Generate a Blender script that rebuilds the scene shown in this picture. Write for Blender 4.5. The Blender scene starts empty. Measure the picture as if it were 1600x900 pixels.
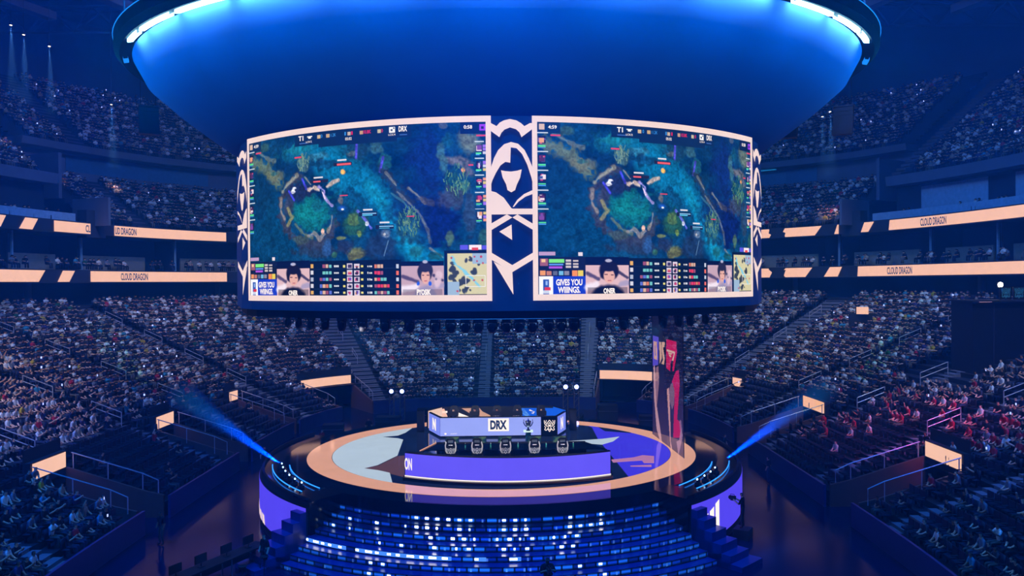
import bpy, math, random
import numpy as np
from mathutils import Vector, Matrix
random.seed(7)
RNG = np.random.default_rng(11)
SC = bpy.context.scene
COL = SC.collection
PI = math.pi

# ------------------------------------------------------------------ camera, world, haze, exposure
F_PX = 1172.0
CAM = Vector((0.73, -47.5, 13.3))
PITCH, ROLL = math.radians(-0.34), math.radians(-0.45)
cam_d = bpy.data.cameras.new('camera')
cam_d.sensor_width = 36.0
cam_d.lens = 36.0 * F_PX / 1600.0
cam_d.clip_end = 600
cam = bpy.data.objects.new('camera', cam_d)
COL.objects.link(cam)
CAMR = Matrix.Rotation(PI / 2 + PITCH, 3, 'X') @ Matrix.Rotation(ROLL, 3, 'Z')
cam.matrix_world = Matrix.Translation(CAM) @ CAMR.to_4x4()
SC.camera = cam
SC.view_settings.view_transform = 'Standard'
SC.view_settings.look = 'None'
SC.view_settings.gamma = 1.0
SC.view_settings.exposure = 0.0
SC.view_settings.use_curve_mapping = False

def lin(c):
    out = []
    for v in c[:3]:
        v = v / 255.0
        out.append(v / 12.92 if v <= 0.04045 else ((v + 0.055) / 1.055) ** 2.4)
    return tuple(out)

world = bpy.data.worlds.new('world')
SC.world = world
world.use_nodes = True
world.node_tree.nodes['Background'].inputs[0].default_value = (0.006, 0.06, 0.30, 1)
world.node_tree.nodes['Background'].inputs[1].default_value = 0.10

def light(name, kind, loc, power, color, target=None, size=1.0, spot=60, blend=0.5, radius=0.3, size_y=None):
    d = bpy.data.lights.new(name, kind)
    d.energy = power
    d.color = color
    if kind == 'AREA':
        d.shape = 'RECTANGLE' if size_y else 'DISK'
        d.size = size
        if size_y: d.size_y = size_y
    elif kind == 'SPOT':
        d.spot_size = math.radians(spot); d.spot_blend = blend; d.shadow_soft_size = radius
    else:
        d.shadow_soft_size = radius
    o = bpy.data.objects.new(name, d)
    COL.objects.link(o)
    o.location = loc
    if target is not None:
        o.rotation_euler = (Vector(target) - Vector(loc)).to_track_quat('-Z', 'Y').to_euler()
    return o

BLUE = (0.02, 0.22, 1.0)
NEUT = (1.0, 0.82, 0.72)
COOL = (0.35, 0.75, 1.0)
K = 1.0
# unseen washes added under the roof to light the stands
light('stand_wash_left', 'SPOT', (-22, -26, 44), 50000*K, (1.0, 0.88, 0.7), (-40, -3, 9), spot=44, blend=0.9, radius=1.2)
light('stand_wash_right', 'SPOT', (24, -16, 44), 24000*K, (0.75, 0.85, 1.0), (36, 12, 6), spot=52, blend=0.9, radius=1.2)
light('stand_wash_far_left', 'SPOT', (-20, 10, 46), 27000*K, (0.92, 0.9, 0.82), (-30, 32, 6), spot=62, blend=0.9, radius=1.2)
light('stand_wash_far_right', 'SPOT', (18, 14, 46), 27000*K, (0.78, 0.92, 0.9), (26, 38, 6), spot=62, blend=0.9, radius=1.2)
light('stand_wash_far_middle', 'SPOT', (0, 18, 46), 29000*K, (0.42, 0.8, 1.0), (0, 46, 5), spot=50, blend=0.9, radius=1.2)
light('upper_wash_left', 'SPOT', (0, 5, 46), 16000*K, (0.6, 0.55, 0.8), (-42, 40, 27), spot=60, blend=0.9, radius=1.2)
light('upper_wash_right', 'SPOT', (0, 5, 46), 13000*K, (0.35, 0.5, 0.9), (42, 40, 27), spot=60, blend=0.9, radius=1.2)
light('red_wash', 'SPOT', (27, -26, 32), 34000*K, (1.0, 0.03, 0.12), (26.3, 0.5, 4), spot=17, blend=0.8, radius=0.4)
light('violet_wash', 'SPOT', (27, -30, 38), 9000*K, (0.5, 0.4, 1.0), (32, -6, 6), spot=34, blend=0.8, radius=0.4)
light('arena_blue_fill', 'AREA', (0, -5, 47), 52000*K, (0.0, 0.2, 1.0), (0, -5, 0), size=60)  # added blue fill disc, lifts the dark of the whole arena

light('desk_key_left', 'SPOT', (-7, -12.5, 11.4), 4200, (0.9, 0.93, 1.0), (0.3, -5, 3.6), spot=50, blend=0.8, radius=0.15)
light('desk_key_right', 'SPOT', (8, -12, 11.4), 4200, (0.9, 0.93, 1.0), (0.3, -5, 3.6), spot=50, blend=0.8, radius=0.15)
light('desk_key_back', 'SPOT', (-3, -3, 11.4), 5000, (0.9, 0.93, 1.0), (0, 5.5, 3.8), spot=60, blend=0.8, radius=0.15)
light('step_blue_fill', 'SPOT', (0, -24, 30), 55000, (0.0, 0.13, 1.0), (0, -14.5, 1), spot=62, blend=0.9, radius=0.5)  # unseen blue spot added so the step treads glow
light('floor_blue_fill_left', 'SPOT', (-26, -22, 34), 40000, (0.0, 0.1, 1.0), (-18, -2, 0), spot=60, blend=0.9, radius=0.5)  # added unseen blue spots, tinting the floor on both sides
light('floor_blue_fill_right', 'SPOT', (26, -22, 34), 22000, (0.0, 0.1, 1.0), (18, -2, 0), spot=60, blend=0.9, radius=0.5)
# unseen spots added round the ring to brighten the drape, and the two blue beams from the stage rim
for k_ in range(13):
    t_ = math.radians(-78 + 13 * k_)
    light('drape_fill', 'SPOT', (25.5 * math.sin(t_), -20.5 * math.cos(t_), 25.2), 1150, (0.0, 0.42, 1.0), (18.4 * math.sin(t_), -14.2 * math.cos(t_), 25.8), spot=98, blend=1.0, radius=0.8)
BEAM_L = ((-12.55, -4.9, 3.15), (-28.5, 12.5, 6.6)); BEAM_R = ((12.9, -4.6, 3.15), (28.2, 12.5, 6.4))
for nm_, (s_, d_) in (('beam_lamp_left', BEAM_L), ('beam_lamp_right', BEAM_R)):
    light(nm_, 'SPOT', s_, 210000, (0.0, 0.10, 1.0), d_, spot=7.0, blend=0.8, radius=0.05)

# ------------------------------------------------------------------ projection helpers
CAMR_T = CAMR.transposed()
def project(p):
    q = CAMR_T @ (Vector(p) - CAM)
    d = -q.z
    if d <= 0.01: return None
    return (800 + F_PX * q.x / d, 450 - F_PX * q.y / d, d)
def ray(px, py):
    return CAMR @ Vector(((px - 800) / F_PX, (450 - py) / F_PX, -1.0))
def at_z(px, py, z):
    r = ray(px, py); t = (z - CAM.z) / r.z
    return CAM + r * t
def at_y(px, py, y):
    r = ray(px, py); t = (y - CAM.y) / r.y
    return CAM + r * t
def proj_np(P):
    M = np.array(CAMR_T)
    Q = (P - np.array(CAM)) @ M.T
    d = -Q[:, 2]
    dd = np.where(d > 0.01, d, 0.01)
    return 800 + F_PX * Q[:, 0] / dd, 450 - F_PX * Q[:, 1] / dd, d

# ------------------------------------------------------------------ materials
MATS = {}
def _mat(name):
    m = bpy.data.materials.new(name); m.use_nodes = True
    nt = m.node_tree
    for n in list(nt.nodes): nt.nodes.remove(n)
    out = nt.nodes.new('ShaderNodeOutputMaterial')
    MATS[name] = m
    return m, nt, out
def pbr(name, color, rough=0.6, metal=0.0, noise=0.25, scale=3.0, spec=0.5, bump=0.0, coords='Object'):
    if name in MATS: return MATS[name]
    m, nt, out = _mat(name)
    b = nt.nodes.new('ShaderNodeBsdfPrincipled')
    b.inputs['Roughness'].default_value = rough
    b.inputs['Metallic'].default_value = metal
    b.inputs['Specular IOR Level'].default_value = spec
    tc = nt.nodes.new('ShaderNodeTexCoord')
    nz = nt.nodes.new('ShaderNodeTexNoise'); nz.inputs['Scale'].default_value = scale
    nz.inputs['Detail'].default_value = 3
    nt.links.new(tc.outputs[coords], nz.inputs['Vector'])
    mx = nt.nodes.new('ShaderNodeMix'); mx.data_type = 'RGBA'
    c = lin(color)
    mx.inputs['A'].default_value = (*[v * (1 - noise) for v in c], 1)
    mx.inputs['B'].default_value = (*[min(1, v * (1 + noise)) for v in c], 1)
    nt.links.new(nz.outputs['Fac'], mx.inputs['Factor'])
    nt.links.new(mx.outputs['Result'], b.inputs['Base Color'])
    if bump:
        bp = nt.nodes.new('ShaderNodeBump'); bp.inputs['Strength'].default_value = bump
        nt.links.new(nz.outputs['Fac'], bp.inputs['Height'])
        nt.links.new(bp.outputs['Normal'], b.inputs['Normal'])
    nt.links.new(b.outputs[0], out.inputs[0])
    return m
def led(name, color, strength=1.0, gloss=0.0, grid=60.0):
    """emissive LED surface with a very faint module grid; gloss adds a clear glossy cover"""
    if name in MATS: return MATS[name]
    m, nt, out = _mat(name)
    b = nt.nodes.new('ShaderNodeBsdfPrincipled')
    b.inputs['Base Color'].default_value = (0.01, 0.01, 0.012, 1)
    b.inputs['Roughness'].default_value = 0.06 if gloss else 0.55
    b.inputs['Specular IOR Level'].default_value = gloss if gloss else 0.15
    tc = nt.nodes.new('ShaderNodeTexCoord')
    nz = nt.nodes.new('ShaderNodeTexNoise'); nz.inputs['Scale'].default_value = grid * 0.02
    nt.links.new(tc.outputs['Object'], nz.inputs['Vector'])
    mp = nt.nodes.new('ShaderNodeMapRange')
    mp.inputs['To Min'].default_value = strength * 0.93; mp.inputs['To Max'].default_value = strength * 1.07
    nt.links.new(nz.outputs['Fac'], mp.inputs['Value'])
    b.inputs['Emission Color'].default_value = (*lin(color), 1)
    nt.links.new(mp.outputs['Result'], b.inputs['Emission Strength'])
    nt.links.new(b.outputs[0], out.inputs[0])
    return m
def attr_emit(name, strength=1.0, alpha=None, rough=0.5, spec=0.2):
    if name in MATS: return MATS[name]
    m, nt, out = _mat(name)
    b = nt.nodes.new('ShaderNodeBsdfPrincipled')
    b.inputs['Base Color'].default_value = (0.008, 0.008, 0.01, 1)
    b.inputs['Roughness'].default_value = rough
    b.inputs['Specular IOR Level'].default_value = spec
    a = nt.nodes.new('ShaderNodeAttribute'); a.attribute_name = 'paint'
    nt.links.new(a.outputs['Color'], b.inputs['Emission Color'])
    b.inputs['Emission Strength'].default_value = strength
    if alpha is not None: b.inputs['Alpha'].default_value = alpha
    nt.links.new(b.outputs[0], out.inputs[0])
    return m
def attr_color(name, rough=0.8):
    if name in MATS: return MATS[name]
    m, nt, out = _mat(name)
    b = nt.nodes.new('ShaderNodeBsdfPrincipled')
    b.inputs['Roughness'].default_value = rough
    b.inputs['Specular IOR Level'].default_value = 0.2
    a = nt.nodes.new('ShaderNodeAttribute'); a.attribute_name = 'paint'
    nt.links.new(a.outputs['Color'], b.inputs['Base Color'])
    nt.links.new(b.outputs[0], out.inputs[0])
    return m
def objcolor(name, rough=0.8):
    if name in MATS: return MATS[name]
    m, nt, out = _mat(name)
    b = nt.nodes.new('ShaderNodeBsdfPrincipled')
    b.inputs['Roughness'].default_value = rough
    b.inputs['Specular IOR Level'].default_value = 0.2
    a = nt.nodes.new('ShaderNodeObjectInfo')
    nt.links.new(a.outputs['Color'], b.inputs['Base Color'])
    nt.links.new(b.outputs[0], out.inputs[0])
    return m
def randramp(name, cols, rough=0.7):
    """colour picked per object from a short list (skin tones, hair colours)"""
    if name in MATS: return MATS[name]
    m, nt, out = _mat(name)
    b = nt.nodes.new('ShaderNodeBsdfPrincipled')
    b.inputs['Roughness'].default_value = rough
    a = nt.nodes.new('ShaderNodeObjectInfo')
    r = nt.nodes.new('ShaderNodeValToRGB'); r.color_ramp.interpolation = 'CONSTANT'
    els = r.color_ramp.elements
    while len(els) < len(cols): els.new(1.0)
    for i, c in enumerate(cols):
        els[i].position = i / len(cols); els[i].color = (*lin(c), 1)
    nt.links.new(a.outputs['Random'], r.inputs[0])
    nt.links.new(r.outputs[0], b.inputs['Base Color'])
    nt.links.new(b.outputs[0], out.inputs[0])
    return m

M_halo = pbr('ring_shell_black', (5, 6, 9), 0.8, spec=0.1)
M_black = pbr('matte_black', (16, 18, 24), 0.55)
M_blackgloss = pbr('gloss_black', (12, 14, 20), 0.12, spec=0.6)
M_dark = pbr('dark_paint', (34, 38, 48), 0.7)
M_navy = pbr('navy_seat', (12, 18, 46), 0.55)
M_conc = pbr('concrete', (92, 92, 100), 0.85, scale=1.2, bump=0.05)
M_tread = pbr('dark_tread', (22, 25, 38), 0.85, scale=1.2)
M_aisle2 = pbr('upper_aisle', (84, 76, 84), 0.8, scale=2.0)
M_aisle = pbr('aisle_concrete', (112, 110, 122), 0.8, scale=2.0)
M_steel = pbr('steel', (150, 155, 165), 0.35, 0.8)
M_rail = pbr('rail_metal', (190, 190, 200), 0.4, 0.3)
M_wood = pbr('warm_wood', (104, 72, 64), 0.55, scale=2.5)
M_wall = pbr('bowl_wall', (26, 32, 50), 0.8, scale=0.6)
M_wall2 = pbr('upper_wall', (92, 100, 122), 0.8, scale=0.6)
M_glass = pbr('suite_glass', (150, 180, 210), 0.15, 0.0, spec=0.8)
M_floor = pbr('arena_floor', (10, 18, 56), 0.14, scale=0.5, spec=0.1)
M_roof = pbr('roof_dark', (60, 72, 100), 0.9, scale=0.2)
M_drape = pbr('blue_drape', (70, 110, 190), 0.85, scale=0.3, noise=0.12)
M_white = pbr('white_plastic', (215, 215, 220), 0.4)
M_peach = led('led_peach', (246, 196, 172), 1.0)
M_frame = led('led_cream', (246, 222, 216), 1.0)
M_emblem = led('led_dark_navy', (2, 30, 92), 1.0)
M_violet = led('led_violet', (98, 86, 255), 1.0)
M_violet2 = led('led_violet_side', (84, 70, 248), 1.0)
M_lilac = led('led_periwinkle', (150, 168, 255), 1.0)
M_lilac_d = led('led_periwinkle_side', (122, 140, 250), 1.0)
M_whiteled = led('led_white', (255, 245, 240), 1.1)
M_ltblack = led('led_off', (3, 10, 30), 0.6)
M_navytext = led('led_navy_text', (18, 44, 86), 1.0)
M_strip = led('strip_cyan_white', (150, 225, 255), 40.0)
M_stripdim = led('strip_cyan', (20, 130, 235), 1.2)
M_neon = led('neon_blue', (36, 128, 255), 2.4)
M_lamp = led('lamp_lens', (150, 200, 255), 5.0)
M_phone = led('phone_glow', (150, 170, 255), 2.2)
M_ring_floor = led('floor_peach', (214, 158, 132), 1.0, gloss=0.8)
M_pale_floor = led('floor_pale', (176, 198, 218), 1.0, gloss=0.8)
M_viol_floor = led('floor_violet', (62, 54, 225), 1.0, gloss=0.8)
M_dk_floor = led('floor_dark', (14, 26, 54), 1.0, gloss=0.8)
M_brown_floor = led('floor_brown', (88, 62, 66), 1.0, gloss=0.8)
M_pink_floor = led('floor_pink', (176, 120, 168), 1.0, gloss=0.8)
M_stage = pbr('stage_gloss', (8, 10, 20), 0.05, spec=1.0, noise=0.1)
M_step = pbr('step_gloss', (34, 52, 120), 0.3, spec=0.7)
M_skin = randramp('skin', [(224, 172, 140), (198, 142, 112), (236, 188, 160), (160, 108, 82), (212, 160, 130)])
M_hair = randramp('hair', [(20, 16, 16), (36, 26, 22), (70, 48, 34), (16, 14, 16), (24, 20, 22)])
M_pants = randramp('trousers', [(24, 28, 44), (40, 44, 60), (18, 18, 22), (90, 84, 78), (34, 46, 80)])
M_cloth = objcolor('cloth')

# ------------------------------------------------------------------ object helpers
class MB:
    def __init__(s): s.v = []; s.f = []; s.m = []; s.smooth = False
    def add(s, vs, fs, mi=0):
        o = len(s.v); s.v.extend([tuple(v) for v in vs]); s.f.extend([tuple(i + o for i in f) for f in fs]); s.m.extend([mi] * len(fs)); return s
    def box(s, c, d, rz=0, mi=0, taper=1.0, M=None):
        hx, hy, hz = d[0] / 2, d[1] / 2, d[2] / 2
        vs = []
        for z, k in ((-hz, 1.0), (hz, taper)):
            for x, y in ((-hx, -hy), (hx, -hy), (hx, hy), (-hx, hy)):
                x2, y2 = x * k, y * k
                p = Vector((x2 * math.cos(rz) - y2 * math.sin(rz) + 0, x2 * math.sin(rz) + y2 * math.cos(rz), z))
                if M is not None: p = M @ p
                vs.append(p + Vector(c))
        return s.add(vs, [(3, 2, 1, 0), (4, 5, 6, 7), (0, 1, 5, 4), (1, 2, 6, 5), (2, 3, 7, 6), (3, 0, 4, 7)], mi)
    def tube(s, pts, r, n=6, mi=0, cap=True):
        pts = [Vector(p) for p in pts]
        rs = r if isinstance(r, (list, tuple)) else [r] * len(pts)
        rings = []
        up = Vector((0, 0, 1))
        for i, p in enumerate(pts):
            d = (pts[min(i + 1, len(pts) - 1)] - pts[max(i - 1, 0)])
            if d.length < 1e-9: d = Vector((0, 0, 1))
            d.normalize()
            a = d.cross(up)
            if a.length < 0.05: a = d.cross(Vector((1, 0, 0)))
            a.normalize(); b = d.cross(a)
            rings.append([p + (a * math.cos(2 * PI * k / n) + b * math.sin(2 * PI * k / n)) * rs[i] for k in range(n)])
        vs = [v for rg in rings for v in rg]; fs = []
        for i in range(len(pts) - 1):
            for k in range(n):
                fs.append((i * n + k, i * n + (k + 1) % n, (i + 1) * n + (k + 1) % n, (i + 1) * n + k))
        if cap:
            fs.append(tuple(range(n))[::-1]); fs.append(tuple((len(pts) - 1) * n + k for k in range(n)))
        return s.add(vs, fs, mi)
    def lathe(s, prof, n=16, c=(0, 0, 0), mi=0, a0=0, a1=2 * PI):
        full = abs(a1 - a0 - 2 * PI) < 1e-6
        m = n if full else n + 1
        vs = []
        for r, z in prof:
            for k in range(m):
                a = a0 + (a1 - a0) * k / n
                vs.append((c[0] + r * math.cos(a), c[1] + r * math.sin(a), c[2] + z))
        fs = []
        for i in range(len(prof) - 1):
            for k in range(n):
                k2 = (k + 1) % m
                fs.append((i * m + k, i * m + k2, (i + 1) * m + k2, (i + 1) * m + k))
        return s.add(vs, fs, mi)
    def prism(s, poly, z0, z1, mi=0, top=True):
        n = len(poly)
        vs = [(p[0], p[1], z0) for p in poly] + [(p[0], p[1], z1) for p in poly]
        fs = [(i, (i + 1) % n, n + (i + 1) % n, n + i) for i in range(n)]
        fs += [tuple(range(n, 2 * n)), tuple(range(n))[::-1]]
        return s.add(vs, fs, mi)
    def slab(s, front, off, mi=0):
        """planar polygon 'front' (3d pts) thickened by vector off"""
        n = len(front); off = Vector(off)
        vs = [Vector(p) for p in front] + [Vector(p) + off for p in front]
        fs = [tuple(range(n)), tuple(range(n, 2 * n))[::-1]] + [(i, n + i, n + (i + 1) % n, (i + 1) % n) for i in range(n)]
        return s.add(vs, fs, mi)
    def sphere(s, c, r, n=8, mi=0, sc=(1, 1, 1)):
        prof = []
        m = max(4, n // 2 + 1)
        vs = []; fs = []
        vs.append((c[0], c[1], c[2] - r * sc[2]))
        for i in range(1, m):
            ph = -PI / 2 + PI * i / m
            for k in range(n):
                a = 2 * PI * k / n
                vs.append((c[0] + r * sc[0] * math.cos(ph) * math.cos(a), c[1] + r * sc[1] * math.cos(ph) * math.sin(a), c[2] + r * sc[2] * math.sin(ph)))
        vs.append((c[0], c[1], c[2] + r * sc[2]))
        for k in range(n): fs.append((0, 1 + (k + 1) % n, 1 + k))
        for i in range(m - 2):
            for k in range(n):
                a = 1 + i * n + k; b = 1 + i * n + (k + 1) % n
                fs.append((a, b, b + n, a + n))
        t = len(vs) - 1; o = 1 + (m - 2) * n
        for k in range(n): fs.append((o + k, o + (k + 1) % n, t))
        return s.add(vs, fs, mi)
    def mesh(s, name, mats, smooth=False):
        me = bpy.data.meshes.new(name)
        me.from_pydata(s.v, [], s.f)
        for m in (mats if isinstance(mats, (list, tuple)) else [mats]): me.materials.append(m)
        if len(set(s.m)) > 1: me.polygons.foreach_set('material_index', s.m)
        if smooth: me.polygons.foreach_set('use_smooth', [True] * len(s.f))
        me.update()
        return me
    def build(s, name, mats, parent=None, smooth=False, loc=None, rz=None):
        o = bpy.data.objects.new(name, s.mesh(name, mats, smooth))
        COL.objects.link(o)
        if parent is not None: o.parent = parent
        if loc is not None: o.location = loc
        if rz is not None: o.rotation_euler = (0, 0, rz)
        return o
def tag(o, label=None, cat=None, group=None, kind=None):
    if label: o['label'] = label
    if cat: o['category'] = cat
    if group: o['group'] = group
    if kind: o['kind'] = kind
    return o
def thing(name, label, cat, loc=(0, 0, 0), rz=0, group=None):
    o = bpy.data.objects.new(name, None); COL.objects.link(o)
    o.empty_display_size = 0.2
    o.location = loc; o.rotation_euler = (0, 0, rz)
    return tag(o, label, cat, group)
def struct(o): o['kind'] = 'structure'; return o
def copy_tree(o, parent=None):
    c = o.copy(); COL.objects.link(c)
    if parent is not None: c.parent = parent
    for ch in list(o.children): copy_tree(ch, c)
    return c
def mesh_np(name, V, Fq, mats, paint=None, smooth=False, matidx=None):
    """V (n,3), Fq (m,4) all quads or (m,3) all tris"""
    me = bpy.data.meshes.new(name)
    k = Fq.shape[1]
    me.vertices.add(len(V)); me.vertices.foreach_set('co', np.ascontiguousarray(V, dtype=np.float32).ravel())
    me.loops.add(Fq.size); me.loops.foreach_set('vertex_index', np.ascontiguousarray(Fq, dtype=np.int32).ravel())
    me.polygons.add(len(Fq)); me.polygons.foreach_set('loop_start', np.arange(0, Fq.size, k, dtype=np.int32))
    for m in (mats if isinstance(mats, (list, tuple)) else [mats]): me.materials.append(m)
    if matidx is not None: me.polygons.foreach_set('material_index', matidx.astype(np.int32))
    if paint is not None:
        at = me.color_attributes.new('paint', 'FLOAT_COLOR', 'POINT')
        c = np.ones((len(V), 4), dtype=np.float32); c[:, :3] = paint
        at.data.foreach_set('color', c.ravel())
    if smooth: me.polygons.foreach_set('use_smooth', np.ones(len(Fq), dtype=bool))
    me.update(calc_edges=True); me.validate()
    return me
def lin_np(a):
    a = np.asarray(a, dtype=np.float64) / 255.0
    return np.where(a <= 0.04045, a / 12.92, ((a + 0.055) / 1.055) ** 2.4)

# ------------------------------------------------------------------ lettering
_TXT = {}
def text2d(s, bold=0.0):
    """flat triangles of a line of lettering, normalised to a unit box"""
    key = (s, bold)
    if key in _TXT: return _TXT[key]
    cu = bpy.data.curves.new('t', 'FONT'); cu.body = s; cu.offset = bold; cu.resolution_u = 3
    ob = bpy.data.objects.new('t', cu); COL.objects.link(ob)
    me = bpy.data.meshes.new_from_object(ob.evaluated_get(bpy.context.evaluated_depsgraph_get()))
    vs = np.array([v.co[:2] for v in me.vertices]); fs = [tuple(p.vertices) for p in me.polygons]
    bpy.data.objects.remove(ob); bpy.data.curves.remove(cu); bpy.data.meshes.remove(me)
    mn = vs.min(0); mx = vs.max(0)
    vs = (vs - mn) / (mx - mn)
    _TXT[key] = (vs, fs)
    return vs, fs
def text_on(mb, s, fmap, u0, v0, u1, v1, mi=0, bold=0.03):
    """put lettering on a surface; fmap(u,v) -> point slightly in front of it"""
    vs, fs = text2d(s, bold)
    mb.add([fmap(u0 + (u1 - u0) * a, v0 + (v1 - v0) * b) for a, b in vs], fs, mi)
# ------------------------------------------------------------------ the seating bowl: an inner curve and its offsets
A0, B0, NE = 19.5, 32.0, 4.0
_t = np.linspace(-PI, PI, 8001)
_x = A0 * np.sign(np.sin(_t)) * np.abs(np.sin(_t)) ** (2 / NE)
_y = B0 * np.sign(np.cos(_t)) * np.abs(np.cos(_t)) ** (2 / NE)
_s = np.concatenate([[0], np.cumsum(np.hypot(np.diff(_x), np.diff(_y)))])
_s -= _s[4000]
S_HALF = _s[-1]
_nx = np.sign(_x) * (np.abs(_x) / A0) ** (NE - 1) / A0
_ny = np.sign(_y) * (np.abs(_y) / B0) ** (NE - 1) / B0
_nl = np.hypot(_nx, _ny); _nx /= _nl; _ny /= _nl
def curve(s):
    s = np.clip(np.asarray(s, dtype=float), _s[0], _s[-1])
    return np.interp(s, _s, _x), np.interp(s, _s, _y), np.interp(s, _s, _nx), np.interp(s, _s, _ny)
def bowl(s, w, z):
    x, y, nx, ny = curve(s)
    l = math.hypot(float(nx), float(ny))
    return Vector((float(x + nx / l * w), float(y + ny / l * w), z))
def find_s(px, w, z, lo, hi):
    ss = np.linspace(lo, hi, 3000)
    x, y, nx, ny = curve(ss); l = np.hypot(nx, ny)
    P = np.stack([x + nx / l * w, y + ny / l * w, np.full_like(x, z)], 1)
    X, Y, D = proj_np(P)
    e = np.abs(X - px) + (D < 1) * 1e6
    return float(ss[e.argmin()])
def sweep(prof, ss, closed=False):
    """profile of (w,z) swept along s values"""
    mb = MB(); n = len(prof)
    vs = [bowl(s, w, z) for s in ss for w, z in prof]
    fs = []
    for i in range(len(ss) - 1):
        for k in range(n if closed else n - 1):
            k2 = (k + 1) % n
            fs.append((i * n + k, (i + 1) * n + k, (i + 1) * n + k2, i * n + k2))
    if closed:
        fs.append(tuple(range(n))); fs.append(tuple((len(ss) - 1) * n + k for k in range(n))[::-1])
    mb.add(vs, fs)
    return mb
def srange(a, b, st=1.2):
    n = max(2, int(abs(b - a) / st) + 1)
    return [a + (b - a) * i / (n - 1) for i in range(n)]

ROWS, RUN, Z0 = 30, 0.917, 0.8
RISE = 0.35
def row_z(i): return Z0 + i * RISE
SMAX = 84.0
# floor
MB().prism([(-70, -70), (70, -70), (70, 90), (-70, 90)], -0.4, 0.0)
fl = MB().prism([(-21, -60), (21, -60), (21, 36), (-21, 36)], -0.3, 0.0).build('floor', M_floor); struct(fl)

# vomitories (tunnels through the lower stand) : centre s, half width, depth w, z top of the lit header
VOMS = []
def add_vom(pxa, pxb, w, ztop, zh, lo, hi, label, name=None):
    sa, sb = find_s(pxa, w, ztop, lo, hi), find_s(pxb, w, ztop, lo, hi)
    VOMS.append(dict(s0=min(sa, sb), s1=max(sa, sb), w=w, zt=ztop, zh=zh, label=label))
add_vom(50, 102, 5.5, 3.85, 0.88, -75, -20, 'peach lit sign over the tunnel mouth nearest the lower left corner')
add_vom(244, 271, 5.5, 3.85, 0.88, -70, -20, 'peach lit sign over the tunnel mouth beside the left light beam')
add_vom(358, 371, 5.5, 3.85, 0.82, -60, -15, 'small peach lit sign over the third tunnel mouth of the left stand')
add_vom(470, 548, 5.2, 3.5, 0.88, -40, -8, 'wide peach lit sign over the far tunnel mouth left of the stage')
add_vom(937, 1030, 5.2, 3.5, 0.95, 6, 34, 'wide peach lit sign over the far tunnel mouth behind the hanging banner')
add_vom(1145, 1159, 5.5, 3.85, 0.82, 15, 60, 'small peach lit sign over the third tunnel mouth of the right stand')
add_vom(1255, 1288, 5.5, 3.85, 0.88, 20, 70, 'peach lit sign over the tunnel mouth beside the right light beam')
add_vom(1446, 1503, 5.5, 3.85, 0.88, 20, 75, 'peach lit sign over the tunnel mouth nearest the lower right corner')
def in_vom(s, w, pad=0.15):
    for v in VOMS:
        if v['s0'] - pad < s < v['s1'] + pad and w < v['w'] + 0.3: return True
    return False

AISLES = [-2.4, -13.0, -22.5, -31.5, -40.5, -50.0, -59.5, -69.0, -78.0, 8.4, 18.2, 27.3, 36.6, 46.0, 55.5, 65.0, 74.5]
def in_aisle(s, hw=0.75):
    return any(abs(s - a) < hw for a in AISLES)

# terraces of the lower stand
cuts = sorted(set([round(v, 4) for v in srange(-SMAX, SMAX, 1.3)] + [v['s0'] for v in VOMS] + [v['s1'] for v in VOMS]))
mb = MB(); n_s = len(cuts)
prof = [(-0.02, 0.0), (-0.02, row_z(0))]
for i in range(ROWS):
    prof.append(((i + 1) * RUN, row_z(i)))
    prof.append(((i + 1) * RUN, row_z(i + 1)))
grid = [[bowl(s, w, z) for w, z in prof] for s in cuts]
vs = [p for r in grid for p in r]; npf = len(prof); fs = []
for i in range(n_s - 1):
    sm = (cuts[i] + cuts[i + 1]) / 2
    for k in range(npf - 1):
        wm = (prof[k][0] + prof[k + 1][0]) / 2
        if any(v['s0'] - 1e-3 < sm < v['s1'] + 1e-3 and wm < v['w'] - 0.2 for v in VOMS): continue
        fs.append((i * npf + k, (i + 1) * npf + k, (i + 1) * npf + k + 1, i * npf + k + 1))
mb.add(vs, fs)
struct(mb.build('lower_stand_terraces', M_tread))
# front wall boards around the floor
WTOP = Z0 + 0.25
for a, b in ((-SMAX, SMAX),):
    segs = []; cur = a
    for v in sorted(VOMS, key=lambda q: q['s0']):
        segs.append((cur, v['s0'])); cur = v['s1']
    segs.append((cur, b))
    mbw = MB()
    for p, q in segs:
        if q - p > 0.3:
            m2 = sweep([(-0.5, 0.0), (-0.5, WTOP + 0.25), (-0.36, WTOP + 0.25), (-0.36, 0.0)], srange(p, q, 1.2), closed=True)
            mbw.add(m2.v, m2.f)
    struct(mbw.build('barrier_wall', pbr('barrier_blue', (40, 50, 110), 0.35)))

# aisle stairs
for k, a in enumerate(AISLES):
    mb = MB(); hw = 0.62
    lo = 0
    for i in range(ROWS * 2 - 1):
        w0 = i * RUN / 2; w1 = (i + 1) * RUN / 2
        if any(v['s0'] - 0.7 < a < v['s1'] + 0.7 and w0 < v['w'] + 0.2 for v in VOMS): continue
        z = row_z(0) + i * RISE / 2 + 0.02
        p = [bowl(a - hw, w0, 0), bowl(a + hw, w0, 0), bowl(a + hw, w1 + .01, 0), bowl(a - hw, w1 + .01, 0)]
        mb.prism([(q.x, q.y) for q in p], z - 0.3, z + 0.02)
    if mb.v: struct(mb.build('aisle_stairs', M_aisle))

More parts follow.
